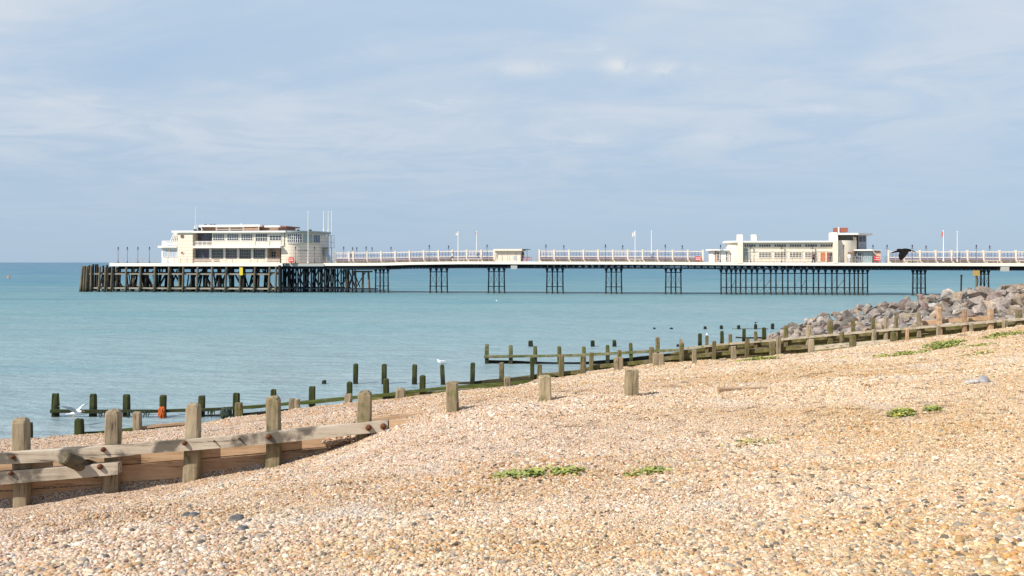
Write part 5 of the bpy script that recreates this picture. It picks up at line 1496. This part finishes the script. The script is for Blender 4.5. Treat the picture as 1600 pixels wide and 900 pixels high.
# rounded left block
xl = S(1137.5, YM) - mo[0]; xr_ = S(1160.5, YM) - mo[0]; zq = lambda v, u=1150: Z(v, u, YM) - mo[2]
y0 = YM - mo[1]
poly = [(xr_, y0), (xr_, y0 + 6.5), (xl, y0 + 6.5)] + [(xl + 1.5 - 1.5 * math.sin(t), y0 + 1.5 - 1.5 * math.cos(t)) for t in np.linspace(math.pi / 2, 0, 7)]
b = MB(); b.prism(poly, 0, zq(379)); b.build('wall', M['cream'], MP)
poly = [(xr_ - .02, y0 - .5), (xr_ - .02, y0 + 6.8), (xl - .6, y0 + 6.8)] + [(xl - .5 + 2 - 2 * math.sin(t), y0 - .5 + 2 - 2 * math.cos(t)) for t in np.linspace(math.pi / 2, 0, 7)]
b = MB(); b.prism(poly, zq(379), zq(376.4)); b.build('roof', M['white'], MP)
# low porch at left
xa, xb = S(1108.5, YM) - mo[0], xl
poly = [(xb + .3, y0 + .3), (xb + .3, y0 + 5), (xa, y0 + 5)] + [(xa + 1 - math.sin(t), y0 + 1.3 - math.cos(t)) for t in np.linspace(math.pi / 2, 0, 6)]
b = MB(); b.prism(poly, 0, zq(391.5)); b.build('wall', M['white'], MP)
b = MB(); b.prism([(xb - .02, y0 - .3), (xb - .02, y0 + 5.4), (xa - .5, y0 + 5.4), (xa - .5, y0 + .5), (xa + .2, y0 - .3)], zq(391.5), zq(389.3)); b.build('canopy', M['white'], MP)
wall(mo, MP, 1116.8, 1119.8, 392, zb_, YM + .26, .3, 'orangepanel', 'pilaster')
window(mo, MP, 1120, 1124, 393.5, 408, 1, 3, YM + .28); window(mo, MP, 1134, 1137, 393.5, 408, 1, 2, YM + .28)
# fins with rounded tops
def fin(u0, u1, vt, vb, yf, depth, mat='cream'):
    x0, x1 = S(u0, yf) - mo[0], S(u1, yf) - mo[0]; z0 = Z(vb, u0, yf) - mo[2]; z1 = Z(vt, u0, yf) - mo[2]
    b = MB(); r_ = min(1.6, depth * .5); y = yf - mo[1]
    prof = [(y, z0), (y, z1 - r_)] + [(y + r_ - r_ * math.cos(t), z1 - r_ + r_ * math.sin(t)) for t in np.linspace(.2, math.pi / 2, 7)] + [(y + depth, z1), (y + depth, z0)]
    n = len(prof)
    v = [(x0, p[0], p[1]) for p in prof] + [(x1, p[0], p[1]) for p in prof]
    b.add(v, [tuple(range(n)), tuple(range(2 * n - 1, n - 1, -1))] + [(i, (i + 1) % n, n + (i + 1) % n, n + i) for i in range(n)])
    return b.build('fin', M[mat], MP)
fin(1153, 1160.8, 366, zb_, YM - .95, 4)
fin(1174.5, 1182, 366.3, 377, YM + 5.0, 2.2)
fin(1302, 1309.5, 362.5, zb_, YM - .95, 5)
for (u0, u1) in ((1162.5, 1181), (1185.5, 1204.5), (1209.5, 1228.5), (1233.5, 1252.5), (1257.5, 1277), (1281.5, 1301)):
    window(mo, MP, u0, u1, 381.3, 386, 5, 1, YM, 'cream', 'glass', fw=.12)
for (u0, u1) in ((1185.5, 1205), (1209.5, 1228.5), (1233.5, 1253), (1257.5, 1277)):
    window(mo, MP, u0, u1, 393.8, 402.4, 4, 3, YM, 'cream', 'glass', fw=.12)
b = PB(mo); b.rect(1160.9, 1302, 387.4, 388.2, YM - .08, .07, uz=1230); b.rect(1160.9, 1302, 392.2, 393, YM - .08, .07, uz=1230)
b.build('string_course', M['cream'], MP)
wall(mo, MP, 1282, 1289.5, 394.5, 408, YM - .05, .1, 'orangepanel', 'door')
wall(mo, MP, 1292, 1301, 394.5, 408.6, YM - .05, .1, 'redbrown', 'door')
wall(mo, MP, 1296.5, 1301, 395, 408, YM - .08, .04, 'glass', 'pane')
b = PB(mo); b.rect(1161.5, 1172, 388, 406, YM - .03, .05); b.build('panel', M['grey'], MP)
# stair drum and balcony at right
xc = S(1309.5, YM) - mo[0]; xd = S(1341, YM + 2) - mo[0]; rx = xd - xc; zr = lambda v, u=1325: Z(v, u, YM + .5) - mo[2]
foot = [(xc, y0 + .2)] + [(xc + .8 + (rx - .8) * math.sin(t), y0 + .2 + 3.4 - 3.4 * math.cos(t)) for t in np.linspace(0, math.pi / 2, 12)] + [(xd, y0 + 6), (xc, y0 + 6)]
b = MB(); b.prism(foot, 0, zr(376.5)); b.build('wall', M['cream'], MP)
b = MB(); b.prism([(p[0], p[1]) for p in foot], zr(376.5), zr(375.6)); b.build('ledge', M['white'], MP)
wall(mo, MP, 1309.6, 1340, 367, 376, YM + 3.6, 2.5, 'brown', 'wall')
wall(mo, MP, 1311, 1335, 368, 375, YM + 3.5, .08, 'grey', 'panel')
wall(mo, MP, 1333, 1338, 370.5, 376, YM + 1.8, 1.2, 'cream', 'parapet')
b = MB(); xt = S(1362, YM + 4) - mo[0]
b.prism([(xc, y0 - .2), (S(1341, YM) - mo[0], y0 - .2), (xt, y0 + 3.2), (xt, y0 + 4.2), (S(1341, YM + 6) - mo[0], y0 + 6.4), (xc, y0 + 6.4)], zr(367), zr(364.2)); b.build('roof', M['white'], MP)
wall(mo, MP, 1341.2, 1354, 367.3, 390, YM + 3.4, 2.6, 'bluewhite', 'wall')
window(mo, MP, 1342, 1353, 368.5, 378.5, 2, 1, YM + 3.4, 'bluewhite', 'glass'); window(mo, MP, 1342, 1353, 380.5, 388, 2, 1, YM + 3.4, 'bluewhite', 'screen')
wall(mo, MP, 1341.2, 1376, 392, zb_, YM + 2.4, 3.2, 'pink', 'wall', 1358)
wall(mo, MP, 1341.3, 1364, 392, zb_, YM + .9, 1.5, 'grey', 'wall')
wall(mo, MP, 1336, 1365, 389.5, 391.9, YM + .1, 2.3, 'white', 'canopy'); wall(mo, MP, 1365.1, 1378, 389.9, 391.7, YM + 2, 3.5, 'bluewhite', 'canopy')
window(mo, MP, 1339, 1346, 394, 408, 2, 2, YM + .85, 'bluewhite', 'glass'); window(mo, MP, 1350, 1362, 394, 410, 4, 2, YM + .88, 'bluewhite', 'paleglass')
wall(mo, MP, 1326, 1335, 394.5, 396.8, YM + .1, .3, 'brown', 'sign_board')
wall(mo, MP, 1305, 1325, 355.8, 362.5, YM + 2.5, 2.5, 'redbrown', 'tank'); wall(mo, MP, 1309.5, 1311.5, 355.2, 364, YM + 2.3, .3, 'white', 'pipe')

# red life-saving boards
def red_board(u0, u1, v0, v1, yb, label):
    uc = (u0 + u1) / 2
    o, org = pier_thing('rescue_board', label, 'sign', uc, yb, Z(v1, uc, yb), 'red rescue boards on the pier')
    b = MB(); w_ = (S(u1, yb) - S(u0, yb)) / 2; h_ = Z(v0, uc, yb) - org[2]
    n = 20; pts_ = [(w_ * max(-1, min(1, 1.25 * math.cos(2 * math.pi * i / n))), h_ / 2 + h_ / 2 * max(-1, min(1, 1.25 * math.sin(2 * math.pi * i / n)))) for i in range(n)]
    b.xz_prism(pts_, -.08, .08); b.build('board', M['red'], o)
    b = MB()
    for t in (.36, .68): b.box(-w_ * .75, w_ * .75, -.095, -.082, h_ * t - .045, h_ * t + .045)
    b.build('stripe', M['white'], o)
    b = MB(); b.box(-.06, .06, .09, .2, -.4, h_ * .9); b.build('stand', M['lampiron'], o)
red_board(451, 459.3, 402, 410, -1.2, 'red rescue board with white stripes at the foot of the rounded pavilion end')
red_board(1086, 1096, 400.5, 408, .3, 'red rescue board at the left porch of the middle pavilion')
red_board(1366, 1375, 400, 408.4, .3, 'red rescue board against the pink wall right of the middle pavilion')

# ------------------------------------------------------------------ lamp posts
lb_ = MB()
lb_.bar((0, 0, 0), (0, 0, .45), .11, 8, .07); lb_.bar((0, 0, .45), (0, 0, 2.55), .04, 8, .028); lb_.bar((-.28, 0, 2.45), (.28, 0, 2.45), .025, 6)
LPM = lb_.mesh('column', M['lampiron'])
lb2 = MB(); lb2.lathe([(.04, 2.55), (.09, 2.65), (.12, 2.9), (.13, 2.92), (.05, 3.02), (.02, 3.1)], n=8); LHM = lb2.mesh('lantern', M['lampiron'])
lamps = [(184.7, -2.0, 'leftmost black lamp post on the seaward end of the platform'), (199, -2.0, 'second black lamp post from the seaward end'), (215.5, -2.0, 'third black lamp post from the seaward end'), (233.6, -2.0, 'black lamp post nearest the left side of the seaward pavilion'),
         (461.8, -.3, 'black lamp post right of the striped red board, before the rounded end'), (491.5, -.3, 'black lamp post before the shaded side of the rounded end'),
         (537, -.3, 'first black lamp post right of the seaward pavilion'), (551, 6.6, 'second black lamp post right of the seaward pavilion'), (557.5, 6.6, 'third black lamp post right of the seaward pavilion'), (572, -.3, 'fourth black lamp post right of the seaward pavilion'), (581.4, 6.6, 'fifth black lamp post right of the seaward pavilion'),
         (611, 6.6, 'sixth black lamp post right of the seaward pavilion, behind the windscreen'), (670.7, -.3, 'fifth black lamp post left of the kiosk before thick white pole'), (701, 6.6, 'black lamp post just left of the thick white pole'), (761, -.3, 'black lamp post just left of the kiosk'),
         (853, -.3, 'first black lamp post right of the kiosk'), (881, 6.6, 'second black lamp post right of the kiosk, behind the windscreen'), (946, -.3, 'third black lamp post right of the kiosk'), (973, 6.6, 'fourth black lamp post right of the kiosk, left of the flag'), (1039.5, -.3, 'black lamp post right of the bare white pole'), (1066, 6.6, 'second black lamp post right of the bare white pole'),
         (1126, -.3, 'black lamp post before the left porch of the middle pavilion'), (1173, -.3, 'black lamp post before the grey panel of the middle pavilion'), (1221.5, -.3, 'black lamp post before the central windows of the middle pavilion'), (1269.5, -.3, 'black lamp post beside the person in red'), (1318.5, -.3, 'black lamp post before the stair drum of the middle pavilion'), (1364, -.3, 'black lamp post at the right porch of the middle pavilion'),
         (1386, -.3, 'black lamp post left of the flying black bird'), (1425.5, -.3, 'black lamp post just right of the flying black bird'), (1447, 6.6, 'black lamp post left of the red flag pole'), (1525.5, -.3, 'black lamp post above the ochre board'), (1546.5, 6.6, 'black lamp post behind the windscreen at the right end')]
for (u, yb, label) in lamps:
    s = S(u, yb); z = zt2 if u < 505 else ztop1(s)
    o = thing('lamp_post', label, 'lamp post', W(s, yb, z), PIER_ANG, 'black lamp posts along the pier')
    obj('column', LPM, o); obj('lantern', LHM, o)

# ochre board on a dolphin pile, lone pole in the sea
o, org = pier_thing('notice_board', 'ochre notice board fixed under the right end of the pier on a brown pile', 'sign', 1526, -1.2, 0)
b = PB(org); b.rect(1520, 1531, 422.5, 431, -1.2, .12); b.build('board', M['yellowboard'], o)
b = MB(); b.bar((0, .25, -1.5), (0, .25, Z(424, 1526, -1.2)), .14, 8, .13); b.build('post', M['pilewood'], o)
b = MB(); b.bar((0, 0, -1), (.12, 0, PZ(429.5, 150)), .10, 8, .12); b.bar((.12, 0, PZ(431.5, 150)), (.125, 0, PZ(429.3, 150)), .16, 8, .15)
tag(b.build('sea_pole', M['darkwood'], None, (PX(1501, 150), 150, 0)), 'lone dark leaning pole in the sea before the right end of the pier', 'pole')

# ------------------------------------------------------------------ buoys
def buoy(u, v, r, mat, label, top):
    Y = EYE * F / (v - 410.0)
    o = thing('buoy', label, 'buoy', (PX(u, Y), Y, 0))
    b = MB(); b.lathe([(.2 * r, -.6 * r), (.8 * r, -.4 * r), (r, 0.1 * r), (.8 * r, .6 * r), (.35 * r, .9 * r), (.12 * r, 1.0 * r)], n=14); b.build('float', mat, o, smooth=True)
    b = MB(); b.bar((0, 0, .9 * r), (0, 0, (1 + top) * r), .08 * r, 6); b.lathe([(.05 * r, (1 + top) * r - .1 * r), (.2 * r, (1 + top) * r), (.05 * r, (1 + top) * r + .2 * r)], n=8); b.build('mast', mat, o)
M['buoyorange'] = plain('buoy_orange', (.65, .22, .04), rough=.5)
buoy(13.5, 434, .55, M['buoyorange'], 'small orange buoy on the sea at the far left', .6)
buoy(776, 470.2, .12, M['white'], 'tiny white buoy on the sea below the kiosk trestle', .3)

# ------------------------------------------------------------------ birds
def skin_obj(name, vs, es, rs, mat, parent=None, loc=(0, 0, 0), rz=0.0, sub=2):
    me = bpy.data.meshes.new(name); me.from_pydata(vs, es, [])
    o = obj(name, me, parent, loc, rz)
    o.modifiers.new('skin', 'SKIN')
    for i, r_ in enumerate(rs):
        sv = me.skin_vertices[0].data[i]
        sv.radius = r_ if isinstance(r_, tuple) else (r_, r_)
    me.skin_vertices[0].data[0].use_root = True
    if sub:
        k = o.modifiers.new('sub', 'SUBSURF'); k.levels = sub; k.render_levels = sub
    me.materials.append(mat)
    return o
def wing_mesh(pts, th=.008):
    """flat feathered wing from an outline of 3-D points; gets a small thickness"""
    b = MB(); n = len(pts); c = Vector((0, 0, 0))
    for p in pts: c += Vector(p)
    c /= n
    nrm = (Vector(pts[1]) - Vector(pts[0])).cross(Vector(pts[n // 2]) - Vector(pts[0])).normalized() * th
    v = [tuple(Vector(p) + nrm) for p in pts] + [tuple(Vector(p) - nrm) for p in pts] + [tuple(c + nrm * 2.2), tuple(c - nrm * 2.2)]
    f = []
    for i in range(n):
        j = (i + 1) % n
        f += [(i, j, 2 * n), (n + j, n + i, 2 * n + 1), (i, n + i, n + j, j)]
    b.add(v, f); return b
# landing gull at the near end of the mossy groyne: head to the right, wings raised
Yb = 33.6; gx, gzv = PX(118, Yb), PZ(645.5, Yb)
GL = thing('gull', 'white gull with raised wings landing on the water by the mossy groyne', 'gull', (gx, Yb, gzv), R(8))
body = skin_obj('body', [(-.20, 0, -.02), (-.08, 0, -.01), (.06, 0, .01), (.15, 0, .04), (.21, 0, .07)], [(0, 1), (1, 2), (2, 3), (3, 4)], [.02, .06, .075, .045, .04], M['gullwhite'], GL)
wing_mesh([(.08, -.05, .05), (-.06, -.06, .05), (-.16, -.22, .16), (-.30, -.36, .26), (-.42, -.42, .30), (-.26, -.30, .29), (-.10, -.20, .24), (.02, -.12, .15)]).build('wing', M['gullgrey'], GL)
wing_mesh([(.08, .05, .05), (-.06, .06, .05), (.06, .20, .14), (.16, .36, .24), (.34, .46, .28), (.24, .30, .27), (.16, .18, .20), (.12, .10, .12)]).build('wing', M['gullwhite'], GL)
b = MB(); b.bar((.235, 0, .065), (.30, 0, .045), .014, 6, .004); b.build('beak', M['beak'], GL)
wing_mesh([(-.19, -.03, -.02), (-.19, .03, -.02), (-.31, .05, -.03), (-.31, -.05, -.03)]).build('tail', M['gullwhite'], GL)
b = MB(); b.bar((-.02, -.02, -.06), (-.10, -.03, -.16), .01, 5); b.bar((-.02, .02, -.06), (-.12, .03, -.15), .01, 5); b.build('leg', M['beak'], GL)
def sitting_gull(u, v, Y, z, label, rz=0.0, sc=1.0):
    g_ = thing('gull', label, 'gull', (PX(u, Y), Y, z), rz)
    skin_obj('body', [(-.19, 0, .06), (-.06, 0, .055), (.08, 0, .06), (.14, 0, .12), (.16, 0, .19)], [(0, 1), (1, 2), (2, 3), (3, 4)], [.02, .075, .08, .045, .042], M['gullwhite'], g_)
    wing_mesh([(.08, -.075, .09), (-.05, -.085, .12), (-.25, -.03, .10), (-.10, -.075, .04)]).build('wing', M['gullwhite'], g_)
    wing_mesh([(.08, .075, .09), (-.05, .085, .12), (-.25, .03, .10), (-.10, .075, .04)]).build('wing', M['gullgrey'], g_)
    b = MB(); b.bar((.195, 0, .185), (.25, 0, .175), .013, 6, .004); b.build('beak', M['beak'], g_)
    g_.scale = (sc, sc, sc)
    return g_
sitting_gull(689, 567, 54.0, PZ(567.5, 54), 'white gull floating on the water above the free posts', R(170), 1.15)
sitting_gull(1104.5, 525, 53.3, PZ(525, 53.3) - .0, 'small white gull perched on a post of the far groyne', R(80), .8)
# black bird in flight, wings swept down
Yc = 28.0; s_ = Yc / F
cx, cz = PX(1413, Yc), PZ(396.5, Yc)
CB = thing('crow', 'large black bird flying with drooping wings in front of the pier', 'bird', (cx, Yc, cz))
def cp(u, v, y): return ((u - 1411) * s_, y, (396 - v) * s_)
skin_obj('body', [cp(1399, 392.6, .12), cp(1406, 391.2, .06), cp(1413, 390.4, 0), cp(1418.5, 390.6, -.02), cp(1422, 391.6, -.03)], [(0, 1), (1, 2), (2, 3), (3, 4)], [.018, .05, .062, .042, .036], M['crow'], CB)
wing_mesh([cp(1418, 390, -.05), cp(1408, 389.6, -.05), cp(1400, 393.5, -.16), cp(1396.2, 399, -.26), cp(1396, 403, -.32), cp(1397.5, 406.5, -.34), cp(1401, 405, -.33), cp(1405.5, 401.5, -.30), cp(1410, 397.5, -.24), cp(1414.5, 393.5, -.14)]).build('wing', M['crow'], CB)
wing_mesh([cp(1417, 389.5, .05), cp(1409, 388.8, .06), cp(1406, 388.2, .22), cp(1408, 389.5, .42), cp(1414, 392.5, .58), cp(1416, 391, .40), cp(1418, 389.6, .2)]).build('wing', M['crow'], CB)
wing_mesh([cp(1400, 391.6, .10), cp(1395, 393.6, .14), cp(1394.5, 394.8, .2), cp(1401, 393.6, .16)]).build('tail', M['crow'], CB)
b = MB(); b.bar(cp(1423, 391.6, -.03), cp(1428, 393.2, -.05), .02, 7, .005); b.build('beak', M['crow'], CB)

# ------------------------------------------------------------------ people on the pier
def person(u, yb, label, shirt, trousers, facing, pose=0):
    s = S(u, yb); z = ztop1(s) + .0
    p = thing('person', label, 'person', W(s, yb, z), PIER_ANG + facing)
    st = .12 if pose == 0 else .28
    vs = [(0, 0, .95), (0, 0, 1.2), (0, 0, 1.42), (0, 0, 1.52), (0, .02, 1.62), (0, .02, 1.70),
          (-.09, 0, .90), (-.10, st, .50), (-.10, st * .6, .06), (-.10, st * .6 + .13, .03), (.09, 0, .90), (.10, -st * .4, .49), (.10, -st * 1.2, .08), (.10, -st * 1.2 + .14, .03),
          (-.20, 0, 1.40), (-.25, -.05, 1.12), (-.24, .05, .86), (-.24, .08, .78), (.20, 0, 1.40), (.25, .05, 1.12), (.24, .10, .87), (.24, .13, .79)]
    es = [(0, 1), (1, 2), (2, 3), (3, 4), (4, 5), (0, 6), (6, 7), (7, 8), (8, 9), (0, 10), (10, 11), (11, 12), (12, 13), (2, 14), (14, 15), (15, 16), (16, 17), (2, 18), (18, 19), (19, 20), (20, 21)]
    rs = [(.15, .10), (.14, .10), (.16, .10), .055, .09, .08, .085, .06, .045, .04, .085, .06, .045, .04, .06, .045, .035, .035, .06, .045, .035, .035]
    skin_obj('body', vs, es, rs, M['skin'], p, sub=1)
    sv = [0, 1, 2, 14, 15, 16, 18, 19, 20]; mp2 = {k: i for i, k in enumerate(sv)}
    se = [(mp2[a], mp2[c]) for a, c in es if a in mp2 and c in mp2]
    skin_obj('shirt', [vs[k] for k in sv], se, [tuple(x * 1.18 + .01 for x in (rs[k] if isinstance(rs[k], tuple) else (rs[k],) * 2)) for k in sv], M[shirt], p, sub=1)
    sv = [0, 6, 7, 8, 10, 11, 12]; mp2 = {k: i for i, k in enumerate(sv)}
    se = [(mp2[a], mp2[c]) for a, c in es if a in mp2 and c in mp2]
    skin_obj('trousers', [vs[k] for k in sv], se, [tuple(x * 1.2 + .012 for x in (rs[k] if isinstance(rs[k], tuple) else (rs[k],) * 2)) for k in sv], M[trousers], p, sub=1)
    b = MB(); b.lathe([(.06, -.02), (.105, .0), (.112, .05), (.09, .11), (.04, .14)], (0, 0, 1.64), 10); b.build('hair', M['hair'], p, smooth=True)
    return p
person(707, .3, 'person in white top and dark trousers walking left of the thick pole', 'white_cloth', 'dark_cloth', R(95), 1)
person(1270.8, .0, 'person in dark red top by the middle pavilion windows', 'red_cloth', 'dark_cloth', R(-80), 1)
person(1327, .0, 'person in white standing by the stair drum of the middle pavilion', 'white_cloth', 'white_cloth', R(150), 0)
